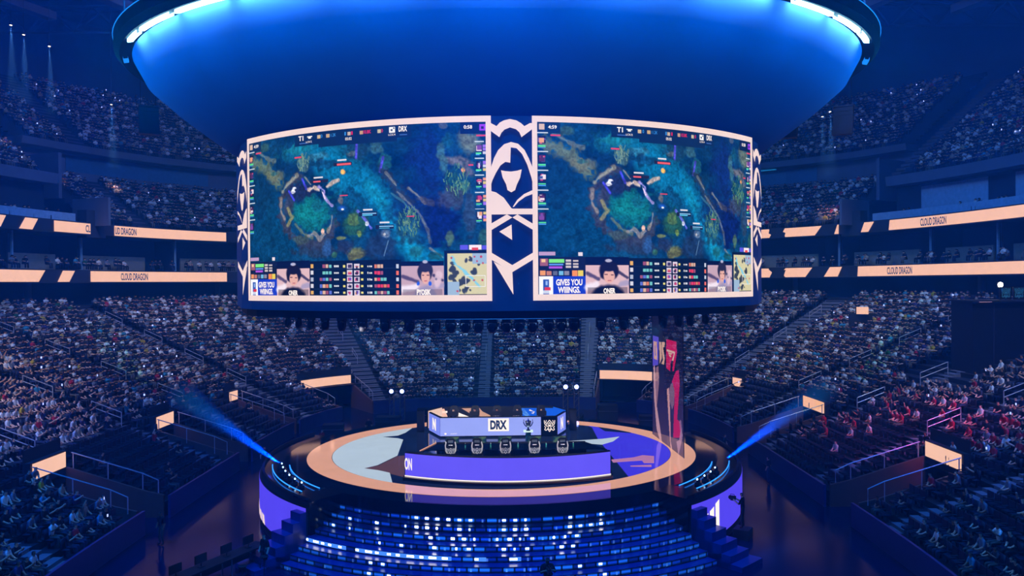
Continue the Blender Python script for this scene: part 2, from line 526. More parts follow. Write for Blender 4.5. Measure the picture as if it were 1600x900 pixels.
# handrails in the aisles
HR = MB()
def handrail(a, w0, label, group=None):
    wl = 2.1
    z0 = Z0 + w0 / RUN * RISE; z1 = Z0 + (w0 + wl) / RUN * RISE
    base = bowl(a, w0, 0)
    P = lambda w, z: bowl(a, w, z)
    t = thing('handrail', label, 'handrail', (base.x, base.y, z0), 0, group)
    def L(p): return p - Vector((base.x, base.y, z0))
    for h, nm in ((0.95, 'top_rail'), (0.55, 'lower_rail')):
        MB().tube([L(P(w0, z0 + h)), L(P(w0 + wl, z1 + h))], 0.03, 5).build(nm, M_rail, t)
    for w, z in ((w0, z0), (w0 + wl, z1)):
        MB().tube([L(P(w, z)), L(P(w, z + 0.97))], 0.03, 5).build('post', M_rail, t)

# vomitory tunnels
for v in VOMS:
    s0, s1, w, zt, zh = v['s0'], v['s1'], v['w'], v['zt'], v['zh']
    sm = (s0 + s1) / 2
    base = bowl(sm, w, 0)
    # side walls, sloping with the stand
    mb = MB()
    for sv, sg in ((s0, -1), (s1, 1)):
        pts = []
        for ww, z in ((-0.1, 1.3), (1.0, 1.55), (w, zt - 0.88)):
            pts.append((ww, z))
        lo = [bowl(sv, ww, 0.0) for ww, z in pts]; hi = [bowl(sv, ww, z) for ww, z in pts]
        lo2 = [bowl(sv + 0.15 * sg, ww, 0.0) for ww, z in pts]; hi2 = [bowl(sv + 0.15 * sg, ww, z) for ww, z in pts]
        vs = lo + hi + lo2 + hi2; fs = []
        for i in range(2):
            fs += [(i, i + 1, 4 + i, 3 + i), (6 + i, 9 + i, 10 + i, 7 + i), (3 + i, 4 + i, 10 + i, 9 + i)]
        fs += [(0, 3, 9, 6), (2, 8, 11, 5)]
        mb.add(vs, fs)
    struct(mb.build('tunnel_side_walls', M_wood))
    # dark tunnel behind
    mb = MB()
    ss = srange(s0, s1, 1.0)
    back = sweep([(w + 0.1, 0.01), (w + 4.0, 0.01), (w + 4.0, 2.6), (w + 0.1, 2.6)], ss); mb.add(back.v, back.f)
    struct(mb.build('tunnel_passage', M_black))
    # header box with a lit face
    t = thing('lit_tunnel_sign', v['label'], 'sign', (base.x, base.y, zt - zh))
    off = Vector((base.x, base.y, zt - zh))
    def shift(m): m.v = [tuple(Vector(q) - off) for q in m.v]; return m
    ssx = srange(s0 - 0.12, s1 + 0.12, 1.0)
    shift(sweep([(w + 0.02, zt - zh - 0.08), (w + 0.02, zt + 0.06), (w + 0.35, zt + 0.06), (w + 0.35, zt - zh - 0.08)], ssx, True)).build('housing', M_dark, t)
    shift(sweep([(w - 0.02, zt - zh), (w - 0.02, zt)], ss)).build('lit_face', M_peach, t)
    shift(sweep([(w + 0.36, zt - 1.2), (w + 0.36, zt + 0.75), (w + 0.42, zt + 0.75), (w + 0.42, zt - 1.2)], ssx, True)).build('back_guard', M_dark, t)

# concourse wall above the lower stand
ZT = row_z(ROWS)
W1 = ROWS * RUN
struct(sweep([(W1, ZT), (W1 + 3.5, ZT), (W1 + 3.5, 13.75)], srange(-SMAX, SMAX, 1.5)).build('concourse_wall', M_wall))
# columns of the concourse
for a in np.arange(-80, 81, 8.0):
    p = bowl(float(a), W1 + 2.6, ZT)
    struct(MB().box((p.x, p.y, (ZT + 13.7) / 2), (0.5, 0.5, 13.7 - ZT)).build('concourse_column', M_wall2))

# lower and upper ribbon fascias, slabs
def slab(w0, w1, z0, z1, mat, nm, a=-SMAX, b=SMAX):
    return struct(sweep([(w0, z0), (w0, z1), (w1, z1), (w1, z0)], srange(a, b, 1.5), True).build(nm, mat))
WR = 27.5
slab(WR + 0.05, WR + 6.5, 13.72, 15.08, M_dark, 'suite_floor_slab')
slab(WR + 0.05, WR + 6.0, 18.86, 20.1, M_dark, 'upper_floor_slab')
struct(sweep([(WR + 6.4, 15.08), (WR + 6.4, 18.9)], srange(-SMAX, SMAX, 1.5)).build('suite_back_wall', pbr('suite_wall', (44, 70, 100), 0.7)))
# suite dividers, posts and pale counters
nsu = 0
for a in np.arange(-76, 77, 3.9):
    p0 = bowl(float(a), WR + 2.4, 0); p1 = bowl(float(a), WR + 6.3, 0)
    d = (p1 - p0); rz = math.atan2(d.y, d.x); c = (p0 + p1) / 2
    struct(MB().box((c.x, c.y, 17.0), (d.length, 0.16, 3.7), rz).build('suite_partition', M_dark))
    p = bowl(float(a), WR + 1.9, 0)
    struct(MB().box((p.x, p.y, 16.98), (0.18, 0.18, 3.72)).build('suite_post', pbr('pale_post', (120, 160, 190), 0.5)))
    mbp = MB(); q = sweep([(WR + 3.0, 15.1), (WR + 3.0, 16.75), (WR + 3.25, 16.75), (WR + 3.25, 15.1)], srange(float(a) + 0.35, float(a) + 3.0, 0.9), True)
    mbp.add(q.v, q.f)
    struct(mbp.build('suite_counter', pbr('counter_panel', (120, 120, 110), 0.6)))
# near blocks: suites with windows over the upper ribbon, far corners: a middle tier of seats
SNL = find_s(150, WR, 19.5, -70, -15); SNR = find_s(1330, WR, 19.5, 15, 70)
print('near/far split', SNL, SNR)
for (a, b, side) in ((-SMAX, SNL - 0.6, 'left'), (SNR + 0.6, SMAX, 'right')):
    struct(sweep([(WR + 2.6, 20.1), (WR + 2.6, 21.0), (WR + 5.5, 21.0), (WR + 5.5, 24.6)], srange(a, b, 1.5)).build('upper_suite_wall', M_wall))
    struct(sweep([(WR + 3.6, 24.3), (WR + 3.4, 25.4), (WR + 6.5, 25.6), (WR + 6.5, 24.3)], srange(a, b, 1.5), True).build('upper_ledge', M_wall2))
    struct(sweep([(WR + 1.2, 20.1), (WR + 1.2, 21.05), (WR + 1.28, 21.05), (WR + 1.28, 20.1)], srange(a, b, 1.5), True).build('glass_guard', M_glass))
    ss = np.arange(a + 1.0, b - 3.2, 4.6) if side == 'left' else np.arange(a + 1.0, b - 3.2, 4.6)
    for i, q in enumerate(ss):
        struct(sweep([(WR + 5.3, 21.3), (WR + 5.3, 24.0), (WR + 5.4, 24.0), (WR + 5.4, 21.3)], srange(float(q), float(q) + 3.1, 0.8), True).build('window_%d' % (i + 1 + (40 if side == 'right' else 0)), M_glass))
    # end pillar next to the ribbon board
for sp in (SNL, SNR):
    p = bowl(sp, WR + 0.6, 0); x, y, nx, ny = curve(sp)
    struct(MB().box((p.x, p.y, 20.0), (1.3, 2.4, 2.9), math.atan2(float(ny), float(nx))).build('ribbon_end_pier', M_dark))
    struct(MB().box((p.x, p.y, 21.3), (5, 0.3, 3.0), math.atan2(float(ny), float(nx))).build('tier_end_wall', M_wall2))
# middle tier
MROWS, MRUN, MR = 12, 0.85, 0.5
def mid_z(i): return 20.1 + i * MR
profm = [(WR + 0.3, mid_z(0))]
for i in range(MROWS):
    profm += [(WR + 0.3 + (i + 1) * MRUN, mid_z(i)), (WR + 0.3 + (i + 1) * MRUN, mid_z(i + 1))]
struct(sweep(profm, srange(SNL + 0.3, SNR - 0.3, 1.5)).build('middle_tier_terraces', M_tread))
WM = WR + 0.3 + MROWS * MRUN
# club box between middle and upper tier
struct(sweep([(WM, 26.1), (WM + 0.0, 27.0), (WM + 2.4, 27.0), (WM + 2.4, 29.6)], srange(SNL, SNR, 1.5)).build('club_wall', M_wall2))
struct(sweep([(WM + 0.2, 29.5), (WM + 0.0, 30.3), (WM + 3, 30.3), (WM + 3, 29.5)], srange(SNL, SNR, 1.5), True).build('club_ledge', M_wall2))
k = 0
for q in np.arange(SNL + 2, SNR - 5, 6.2):
    k += 1
    nm = 'window_%d' % (80 + k)
    struct(sweep([(WM + 2.2, 27.3), (WM + 2.2, 29.2), (WM + 2.3, 29.2), (WM + 2.3, 27.3)], srange(float(q), float(q) + 4.0, 0.8), True).build(nm, pbr('club_glass', (60, 110, 150), 0.3)))
    if k % 2 == 0:
        tag(sweep([(WM + 1.0, 29.25), (WM + 1.0, 29.4), (WM + 1.1, 29.4), (WM + 1.1, 29.25)], srange(float(q), float(q) + 3.0, 0.8), True).build('cyan_strip_light', led('club_cyan', (24, 120, 190), 0.8)),
            'thin cyan strip light along the club box ledge', 'strip light', 'cyan strip lights of the club boxes')
# upper tier
UROWS, URUN, UR = 26, 0.85, 0.56
def up_prof(w0, z0, rows=UROWS):
    pr = [(w0, z0 - 0.6), (w0, z0)]
    for i in range(rows):
        pr += [(w0 + (i + 1) * URUN, z0 + i * UR), (w0 + (i + 1) * URUN, z0 + (i + 1) * UR)]
    return pr
UPN = (WR + 5.2, 25.5); UPF = (WM + 1.4, 30.4)
struct(sweep(up_prof(*UPN), srange(-SMAX, SNL - 0.6, 1.5)).build('upper_tier_terraces', M_tread))
struct(sweep(up_prof(*UPF, rows=20), srange(SNL, SNR, 1.5)).build('upper_tier_terraces', M_tread))
struct(sweep(up_prof(*UPN), srange(SNR + 0.6, SMAX, 1.5)).build('upper_tier_terraces', M_tread))
for sp in (SNL, SNR):
    p = bowl(sp, WR + 12, 0); x, y, nx, ny = curve(sp)
    struct(MB().box((p.x, p.y, 25.5), (14, 0.4, 5.0), math.atan2(float(ny), float(nx))).build('tier_divider_wall', M_wall2))
# stairs in middle and upper tiers
UAIS = [-66, -57, -48.5, -40.5, -33.5, -27, -19, 19, 26, 33, 41, 49, 57, 66]
for a in UAIS:
    mb = MB()
    far = SNL < a < SNR
    if far:
        for i in range(MROWS):
            w0 = WR + 0.3 + i * MRUN; p = [bowl(a - .25, w0, 0), bowl(a + .25, w0, 0), bowl(a + .25, w0 + MRUN + .01, 0), bowl(a - .25, w0 + MRUN + .01, 0)]
            mb.prism([(q.x, q.y) for q in p], mid_z(i) - .2, mid_z(i) + .12)
    (w00, z00), nr = (UPF, 20) if far else (UPN, UROWS)
    for i in range(nr):
        w0 = w00 + i * URUN; p = [bowl(a - .25, w0, 0), bowl(a + .25, w0, 0), bowl(a + .25, w0 + URUN + .01, 0), bowl(a - .25, w0 + URUN + .01, 0)]
        mb.prism([(q.x, q.y) for q in p], z00 + i * UR - .2, z00 + i * UR + .12)
    struct(mb.build('upper_aisle_stairs', M_aisle2))

# outer shell and roof
struct(sweep([(62, 0), (62, 54)], srange(-S_HALF, S_HALF, 2.5)).build('wall_outer', M_roof))
rf = MB(); ring = [bowl(s, 62, 53) for s in srange(-S_HALF, S_HALF, 3)][:-1]
rf.add(ring, [tuple(range(len(ring)))])
struct(rf.build('ceiling', M_roof))
# roof trusses
def truss(p0, p1, h=2.2, w=1.4, name='roof_truss', n=14, r=0.14):
    p0, p1 = Vector(p0), Vector(p1); mb = MB(); d = (p1 - p0).normalized(); sd = d.cross(Vector((0, 0, 1))) * (w / 2)
    for o in (sd, -sd):
        mb.tube([p0 + o, p1 + o], r, 5); 
    mb.tube([p0 + Vector((0, 0, -h)), p1 + Vector((0, 0, -h))], r, 5)
    for i in range(n + 1):
        q = p0.lerp(p1, i / n); q2 = p0.lerp(p1, min(1, (i + 0.5) / n)) + Vector((0, 0, -h))
        for o in (sd, -sd): mb.tube([q + o, q2], r * 0.6, 4)
        if i < n:
            q3 = p0.lerp(p1, (i + 1) / n)
            for o in (sd, -sd): mb.tube([q3 + o, q2], r * 0.6, 4)
            mb.tube([q + sd, q3 - sd], r * .6, 4)
    return mb
for i, y in enumerate((-28, -8, 12, 32, 52)):
    struct(truss((-72, y, 50), (72, y, 50), 3.0, 2.0, n=24, r=0.22).build('roof_truss', M_roof))
# curved catwalk beams seen upper right and left
for sg in (-1, 1):
    for w, z in ((24, 43), (38, 44.5)):
        struct(sweep([(w, z), (w, z + 0.9), (w + 1.2, z + 0.9), (w + 1.2, z)], srange(sg * 20, sg * 80, 1.5), True).build('catwalk', M_wall2))
# ------------------------------------------------------------------ ribbon boards
def fit_surf(w, zc, h):
    def f(s, v, off=0.0): return bowl(s, w - off, zc - h / 2 + h * v)
    return f
def ribbon(name, label, side, w, zc, h, px0, px1, lit, texts=(), lo=-75, hi=75):
    """px0..px1 extent of the dark housing; lit: list of (pxa, pxb, slantL, slantR) lit panels (slant in px at the foot)"""
    f = fit_surf(w, zc, h)
    fs = lambda px: find_s(px, w, zc, lo, hi)
    sa, sb = sorted((fs(px0), fs(px1)))
    base = bowl((sa + sb) / 2, w, zc - h / 2)
    t = thing(name, label, 'ribbon board', base)
    def sh(m): m.v = [tuple(Vector(q) - base) for q in m.v]; return m
    sh(sweep([(w + 0.02, zc - h / 2 - 0.12), (w + 0.02, zc + h / 2 + 0.12), (w + 0.3, zc + h / 2 + 0.12), (w + 0.3, zc - h / 2 - 0.12)], srange(sa, sb, .35), True)).build('housing', M_dark, t)
    lastp = []
    for (pa, pb, la, lb) in lit:
        s0, s1 = fs(pa), fs(pb); t0, t1 = fs(pa + la), fs(pb + lb)
        n = max(2, int(abs(s1 - s0) * 3) + 2); mb = MB()
        for i in range(n + 1):
            k = i / n
            mb.v += [tuple(f(t0 + (t1 - t0) * k, 0.0, 0.05)), tuple(f(s0 + (s1 - s0) * k, 1.0, 0.05))]
        for i in range(n): mb.f.append((2 * i, 2 * i + 2, 2 * i + 3, 2 * i + 1)); mb.m.append(0)
        lastp.append((abs(pb - pa), sh(mb).build('lit_panel', M_peach, t), pa, pb))
    for (txt, pa, pb, va, vb) in texts:
        s0, s1 = fs(pa), fs(pb); mb = MB()
        text_on(mb, txt, lambda u, v: f(u, v, 0.09), s0, va, s1, vb, bold=0.025)
        host = [q[1] for q in lastp if q[2] - 2 <= pa and q[3] + 2 >= pb][0]
        tag(sh(mb).build('lettering', M_navytext, host), label='dark condensed lettering on the peach panel')
    return t
L, R = (-80, -5), (5, 80)
ribbon('ribbon_board', 'upper left ribbon board with slanted peach blocks, nearest the left edge', 'l', WR, 19.45, 1.1, -60, 141,
       [(-60, 9, 0, -9), (39, 59, -10, -9), (84, 141, 0, 0)], [('CL', 133, 140, .15, .85)], *L)
ribbon('ribbon_board', 'upper left ribbon board lit peach behind the left edge of the scoreboard', 'l', WR, 19.45, 1.1, 177, 470,
       [(178, 470, 0, 0)], [('UD DRAGON', 179, 212.5, .15, .85)], *L)
ribbon('ribbon_board', 'long lower ribbon board of the left stand with dark slanted gaps', 'l', WR, 14.4, 1.14, -60, 520,
       [(-60, 70, 0, -10), (98, 117, -9, -9), (141, 520, 0, 0)], [('CLOUD DRAGON', 188, 230, .15, .85)], *L)
ribbon('ribbon_board', 'upper right ribbon board beside the scoreboard ending in a slanted dark gap', 'r', WR, 19.45, 1.1, 1080, 1311,
       [(1080, 1284, 0, -10), (1309, 1311, -5, 0)], [], *R)
ribbon('ribbon_board', 'upper right ribbon board rising to the right edge with dark lettering', 'r', WR, 19.45, 1.1, 1345, 1680,
       [(1351, 1366, -6, -9), (1391, 1680, -2, 0)], [('CLOUD DRAGON', 1439, 1480, .12, .85)], *R)
ribbon('ribbon_board', 'long lower ribbon board of the right stand with dark lettering', 'r', WR, 14.4, 1.14, 1040, 1680,
       [(1040, 1269, 0, -10), (1297, 1316, -9, -7), (1341, 1680, -1, 0)], [('CLOUD DRAGON', 1387, 1426, .15, .85)], *R)

# ------------------------------------------------------------------ hanging scoreboard
RB = 17.0
ZB0, ZB1 = 12.6, 20.12
def cyl(th, z, off=0.0):
    return Vector(((RB + off) * math.sin(th), -(RB + off) * math.cos(th), z))
def th_of_px(px, z=16.0):
    r = ray(px, 330); rx, ry = r.x, r.y
    a = rx * rx + ry * ry; b = 2 * (CAM.x * rx + CAM.y * ry); c = CAM.x ** 2 + CAM.y ** 2 - RB * RB
    disc = b * b - 4 * a * c
    t = (-b - math.sqrt(max(disc, 0))) / (2 * a)
    return math.atan2(CAM.x + rx * t, -(CAM.y + ry * t))
TH_L0, TH_L1 = th_of_px(388), th_of_px(768)
TH_R0, TH_R1 = th_of_px(832), th_of_px(1175)
print('theta', [math.degrees(v) for v in (TH_L0, TH_L1, TH_R0, TH_R1)])
pL = cyl(TH_L0, 0); pR = cyl(TH_R1, 0)
qL = at_y(374.5, 440, pL.y + 1.65); qR = at_y(1188, 440, pR.y + 1.65)
board = thing('hanging_scoreboard', 'huge curved scoreboard hanging over the stage with two big game screens', 'scoreboard', (0, 0, ZB0 - 0.4))
BO = Vector((0, 0, ZB0 - 0.4))
def shb(m, o=BO): m.v = [tuple(Vector(q) - o) for q in m.v]; return m
# body
outl = []
thf = [TH_L0 + (TH_R1 - TH_L0) * i / 40 for i in range(41)]
front = [cyl(t, 0, -0.12) for t in thf]
bx = Vector((qL.x + 0.1, qL.y, 0)); bxr = Vector((qR.x - 0.1, qR.y, 0))
outl = [bx] + front + [bxr, Vector((15.2, -4, 0)), Vector((15.2, 4, 0)), Vector((-qL.x, -qL.y, 0))] + [Vector((p.x, -p.y, 0)) for p in reversed(front)] + [Vector((qL.x, -qL.y, 0)), Vector((-15.2, 4, 0)), Vector((-15.2, -4, 0))]
shb(MB().prism([(p.x, p.y) for p in outl], ZB0 - 0.42, ZB1 + 0.02)).build('housing', M_emblem, board)
# lower skirt
shb(MB().prism([(p.x * 0.985, p.y * 0.985) for p in outl], ZB0 - 0.75, ZB0 - 0.42)).build('lower_skirt', M_black, board)

def arc_strip(t0, t1, z0, z1, off, n=None):
    n = n or max(2, int(abs(t1 - t0) / 0.03) + 1)
    mb = MB()
    for i in range(n + 1):
        t = t0 + (t1 - t0) * i / n
        mb.v += [tuple(cyl(t, z0, off)), tuple(cyl(t, z1, off))]
    for i in range(n): mb.f.append((2 * i, 2 * i + 2, 2 * i + 3, 2 * i + 1)); mb.m.append(0)
    return mb
BW = 0.0125   # border width in radians
BH = 0.25
for (t0, t1, nm) in ((TH_L0, TH_L1, 'left'), (TH_R0, TH_R1, 'right')):
    mb = MB()
    for a, b, c, d in ((t0, t1, ZB1 - BH, ZB1), (t0, t1, ZB0, ZB0 + BH), (t0, t0 + BW, ZB0 + BH, ZB1 - BH), (t1 - BW, t1, ZB0 + BH, ZB1 - BH)):
        q = arc_strip(a, b, c, d, 0.03); mb.add(q.v, q.f)
    shb(mb).build('screen_border', M_frame, board)
SZ0, SZ1 = ZB0 + BH, ZB1 - BH

# ---- painted broadcast picture, in the pixels of the left screen
CW, CH = 560, 330
LT0, LT1 = TH_L0 + BW, TH_L1 - BW
_thpx = np.array([th_of_px(p) for p in range(380, 780)])
def S(px, py):
    th = np.interp(px, np.arange(380, 780), _thpx)
    u = (th - LT0) / (LT1 - LT0)
    c = cyl(float(th), 0)
    a = project((c.x, c.y, SZ1)); b = project((c.x, c.y, SZ0))
    v = (py - a[1]) / (b[1] - a[1])
    return u * CW, v * CH
yy, xx = np.mgrid[0:CH, 0:CW].astype(float)
def fnoise(sx, sy, seed):
    r = np.random.default_rng(seed); g = r.random((int(sy) + 3, int(sx) + 3))
    fx = xx / CW * sx; fy = yy / CH * sy
    x0 = fx.astype(int); y0 = fy.astype(int); ax = fx - x0; ay = fy - y0
    ax = ax * ax * (3 - 2 * ax); ay = ay * ay * (3 - 2 * ay)
    return (g[y0, x0] * (1 - ax) + g[y0, x0 + 1] * ax) * (1 - ay) + (g[y0 + 1, x0] * (1 - ax) + g[y0 + 1, x0 + 1] * ax) * ay
N1 = fnoise(9, 6, 1); N2 = fnoise(24, 14, 2); N3 = fnoise(70, 42, 3); N4 = fnoise(180, 110, 4)
IMG = np.zeros((CH, CW, 3)) + np.array([7, 52, 92.])
IMG += (N1[..., None] - .5) * np.array([12, 30, 30.]) + (N2[..., None] - .5) * np.array([12, 22, 22.])
def mixin(mask, col, k=1.0):
    global IMG
    m = np.clip(mask * k, 0, 1)[..., None]
    IMG = IMG * (1 - m) + np.array(col, dtype=float) * m
def blob(px, py, rx, ry, col, k=1.0, ang=0, soft=0.35, rough=0.5):
    cx, cy = S(px, py); x1, _ = S(px + 1, py); sx = x1 - cx; sy = CH / 265.0
    dx = (xx - cx) / sx; dy = (yy - cy) / sy
    a = math.radians(ang); ux = dx * math.cos(a) + dy * math.sin(a); uy = -dx * math.sin(a) + dy * math.cos(a)
    d = np.sqrt((ux / rx) ** 2 + (uy / ry) ** 2) + (N2 - .5) * rough * .6 + (N3 - .5) * rough
    mixin(np.clip((1 - d) / soft, 0, 1), col, k)
def stroke(pts, r, col, k=1.0, rough=1.1, soft=0.6):
    if 1.9 < r < 6 and rough == 1.1: k *= .85
    P = [S(*p) for p in pts]; best = np.full(xx.shape, 1e9); sc = CH / 265.0
    for (ax_, ay_), (bx_, by_) in zip(P[:-1], P[1:]):
        dx, dy = bx_ - ax_, by_ - ay_; L2 = dx * dx + dy * dy + 1e-9
        t = np.clip(((xx - ax_) * dx + (yy - ay_) * dy) / L2, 0, 1)
        best = np.minimum(best, np.hypot(xx - ax_ - t * dx, yy - ay_ - t * dy) / sc)
    d = best / r + (N3 - .5) * rough + (N4 - .5) * rough * .5
    mixin(np.clip((1 - d) / soft, 0, 1), col, k)
def rect(px0, py0, px1, py1, col, k=1.0):
    x0, y0 = S(px0, py0); x1, _ = S(px1, py0); _, y1 = S(px0, py1)
    m = ((xx >= x0) & (xx < x1) & (yy >= y0) & (yy < y1)).astype(float); mixin(m, col, k)
def grass(px, py, rx, ry, cols, n=60, seed=0):
    r = random.Random(seed)
    for _ in range(n):
        a = r.uniform(0, 2 * PI); q = r.random() ** .5
        x = px + rx * q * math.cos(a); y = py + ry * q * math.sin(a)
        dashes.append((x, y, x + r.uniform(-3, 3), y - r.uniform(3, 9), r.choice(cols), 0.8))
dashes = []
def dash(x0, y0, x1, y1, col, w=1.0):
    ax_, ay_ = S(x0, y0); bx_, by_ = S(x1, y1); n = int(max(abs(bx_ - ax_), abs(by_ - ay_))) * 2 + 2
    for i in range(n + 1):
        x = ax_ + (bx_ - ax_) * i / n; y = ay_ + (by_ - ay_) * i / n
        ww = max(0.5, w); x0_, x1_ = int(x - ww / 2 + .5), int(x + ww / 2 + 1); y0_, y1_ = int(y - ww / 2 + .5), int(y + ww / 2 + 1)
        if x1_ > 0 and y1_ > 0 and x0_ < CW and y0_ < CH: IMG[max(0, y0_):y1_, max(0, x0_):x1_] = col
# water and land
blob(420, 360, 62, 70, (6, 62, 100), 0.8); blob(405, 300, 22, 60, (8, 50, 84), .8)
blob(500, 240, 80, 26, (18, 104, 140), .8, 8); blob(560, 290, 60, 36, (14, 108, 146), .9, 30)
stroke([(505, 250), (560, 282), (600, 330), (632, 368), (672, 408)], 30, (10, 104, 150), .95, .3, .3)
stroke([(578, 290), (612, 338), (650, 400)], 13, (18, 134, 172), .8, .3); stroke([(545, 300), (580, 330), (600, 360), (612, 390)], 12, (10, 62, 104), .75, .4)
blob(468, 232, 22, 11, (22, 116, 140), .9); blob(497, 246, 18, 8, (98, 130, 150), .35); blob(505, 258, 26, 9, (16, 60, 104), .6)
blob(470, 262, 40, 14, (10, 52, 100), .45)
stroke([(396, 252), (418, 262), (430, 278), (437, 288)], 13, (104, 122, 96), .85)
blob(432, 276, 16, 11, (112, 118, 92), .7); blob(430, 272, 6, 4, (48, 96, 100), .9)
stroke([(404, 238), (420, 248), (432, 252)], 4, (120, 132, 128), .8); blob(412, 232, 14, 8, (60, 96, 84), .7)
# dark pit with rim
stroke([(470, 275), (452, 292), (442, 312), (440, 335), (447, 355), (463, 372), (485, 383), (505, 382), (517, 368), (523, 348)], 10, (54, 62, 84), .95)
blob(470, 300, 26, 22, (26, 40, 78), .95); blob(452, 322, 12, 22, (58, 60, 82), .8)
blob(487, 336, 38, 34, (14, 104, 118), 1, 0, .3); blob(485, 330, 20, 18, (18, 132, 136), .7); blob(498, 322, 10, 12, (18, 90, 116), .7)
stroke([(466, 274), (450, 290), (443, 300)], 4, (150, 152, 138), 1); stroke([(441, 312), (440, 330), (446, 342)], 4.5, (150, 140, 132), .95)
stroke([(450, 325), (458, 340), (450, 352)], 4, (160, 152, 96), .9); stroke([(462, 350), (476, 366), (488, 371)], 4, (104, 116, 98), .9)
stroke([(483, 368), (492, 364), (500, 374), (507, 366)], 4, (168, 160, 160), .9); stroke([(520, 338), (518, 352), (513, 362)], 3.2, (164, 152, 146), .95)
blob(505, 361, 3, 5, (240, 190, 170), 1); stroke([(478, 277), (487, 288)], 2.5, (150, 146, 140), .9)
blob(470, 375, 14, 8, (62, 84, 84), .8); blob(497, 392, 44, 13, (44, 58, 84), .7); blob(512, 388, 8, 16, (44, 88, 150), .8)
blob(462, 296, 5.5, 6.5, (225, 230, 255), 1, 0, .4, 1.2); blob(464, 297, 2.4, 3, (26, 40, 78), 1)
stroke([(474, 280), (480, 295)], 3, (62, 64, 205), 1, .2); stroke([(453, 299), (461, 313)], 3, (62, 64, 205), 1, .2)
# generic glowing shape in the pit
stroke([(484, 297), (492, 293), (500, 297)], 4, (232, 205, 190), 1); stroke([(512, 292), (520, 286), (530, 281)], 3.4, (232, 200, 186), 1)
stroke([(500, 292), (508, 298), (507, 306), (512, 314), (520, 322)], 3.4, (176, 156, 235), 1); stroke([(504, 298), (509, 310)], 1.8, (240, 220, 255), 1)
blob(537, 264 + 5, 4.5, 5, (248, 178, 92), 1, 0, .4, .2); blob(533, 312, 5, 9, (128, 122, 126), .8); blob(535, 325, 9, 6, (36, 92, 210), .8, 0, .8); blob(536, 327, 3, 2, (235, 245, 255), 1)
# trees and ground around
blob(556, 352, 20, 24, (34, 88, 72), .9); blob(553, 343, 9, 10, (92, 128, 74), .8); blob(562, 366, 4, 6, (116, 140, 60), .8); blob(534, 372, 10, 4, (116, 124, 70), .8)
blob(556, 396, 15, 14, (112, 112, 62), .85); blob(523, 398, 5, 6, (56, 116, 90), .8); blob(596, 386, 30, 24, (38, 54, 88), .6); blob(540, 385, 16, 14, (38, 50, 84), .7)
stroke([(560, 330), (570, 342), (580, 356)], 2.5, (112, 118, 250), 1); blob(574, 350, 3, 4, (215, 225, 255), 1)
blob(604, 366, 6, 7, (170, 182, 210), .5, 0, .5, 1); blob(601, 366, 2, 2, (240, 245, 255), 1); stroke([(607, 376), (600, 400)], 1, (110, 150, 190), .8)
blob(560, 236, 20, 16, (22, 60, 92), .8); blob(553, 240, 10, 4, (110, 118, 122), .6); blob(590, 232, 14, 12, (70, 118, 126), .6); blob(602, 252, 12, 16, (40, 112, 116), .6)
for x, y0, y1, dx in ((559, 225, 247, -1), (600, 246, 268, -5)): stroke([(x, y0), (x + dx, y1)], 3, (76, 72, 205), 1, .2)
blob(672, 250, 48, 66, (12, 42, 108), .95, 0, .6); blob(660, 330, 60, 60, (14, 40, 100), .85, 20, .6); blob(690, 345, 30, 40, (8, 30, 96), .9, 10)
stroke([(600, 268), (622, 296), (640, 318)], 9, (40, 56, 80), .8); stroke([(604, 270), (620, 290)], 2.4, (134, 142, 146), .9)
stroke([(622, 300), (640, 318), (656, 334), (664, 350)], 2.6, (124, 132, 142), .8); stroke([(640, 294), (654, 306), (664, 318)], 2.8, (136, 134, 132), .9); stroke([(612, 302), (632, 316), (646, 336)], 2, (60, 120, 150), .9)
stroke([(655, 310), (675, 318)], 5, (78, 78, 96), .8); stroke([(660, 345), (668, 358), (672, 378)], 3, (100, 110, 124), .8); stroke([(672, 388), (692, 402)], 2, (140, 140, 140), .8)
blob(640, 355, 22, 30, (30, 84, 104), .7); grass(640, 350, 16, 24, [(110, 150, 110), (80, 130, 104), (60, 110, 96)], 70, 1)
blob(476, 258, 9, 14, (84, 118, 116), .7); grass(476, 258, 9, 14, [(120, 150, 128), (90, 128, 118)], 30, 2)
blob(736, 222, 22, 24, (96, 112, 100), .95, 60, .5); blob(716, 252, 30, 9, (104, 104, 112), .9, 12, .5); blob(730, 268, 14, 12, (96, 92, 104), .8); blob(694, 196, 8, 6, (98, 108, 130), .7)
blob(702, 226, 12, 18, (18, 78, 108), .95, 0, .6, 1); blob(690, 236, 9, 12, (64, 116, 124), .7); blob(694, 258, 8, 18, (60, 110, 116), .7)
blob(716, 284, 22, 26, (22, 74, 84), .95, 0, .5, 1); blob(727, 290, 8, 12, (84, 128, 92), .6); grass(715, 285, 20, 24, [(70, 120, 104), (40, 100, 100), (104, 150, 100)], 50, 3)
blob(706, 310, 22, 22, (66, 70, 90), .7); blob(735, 330, 12, 40, (52, 70, 98), .7); blob(703, 372, 7, 12, (80, 112, 84), .8); blob(724, 266, 4, 4, (255, 160, 90), 1)
blob(756, 372, 10, 14, (60, 110, 84), .6); blob(652, 392, 14, 12, (32, 92, 96), .6); blob(680, 400, 14, 6, (24, 80, 84), .7)
IMG *= 1 + (N3[..., None] - .5) * .35 + (N4[..., None] - .5) * .4
rect(733, 383, 752, 390, (235, 225, 235)); rect(719, 383, 731, 390, (90, 84, 220)); rect(753, 383, 760, 390, (90, 84, 220)); rect(737, 387, 747, 391, (220, 70, 70))
for d_ in dashes: dash(*d_)
r5 = random.Random(5)
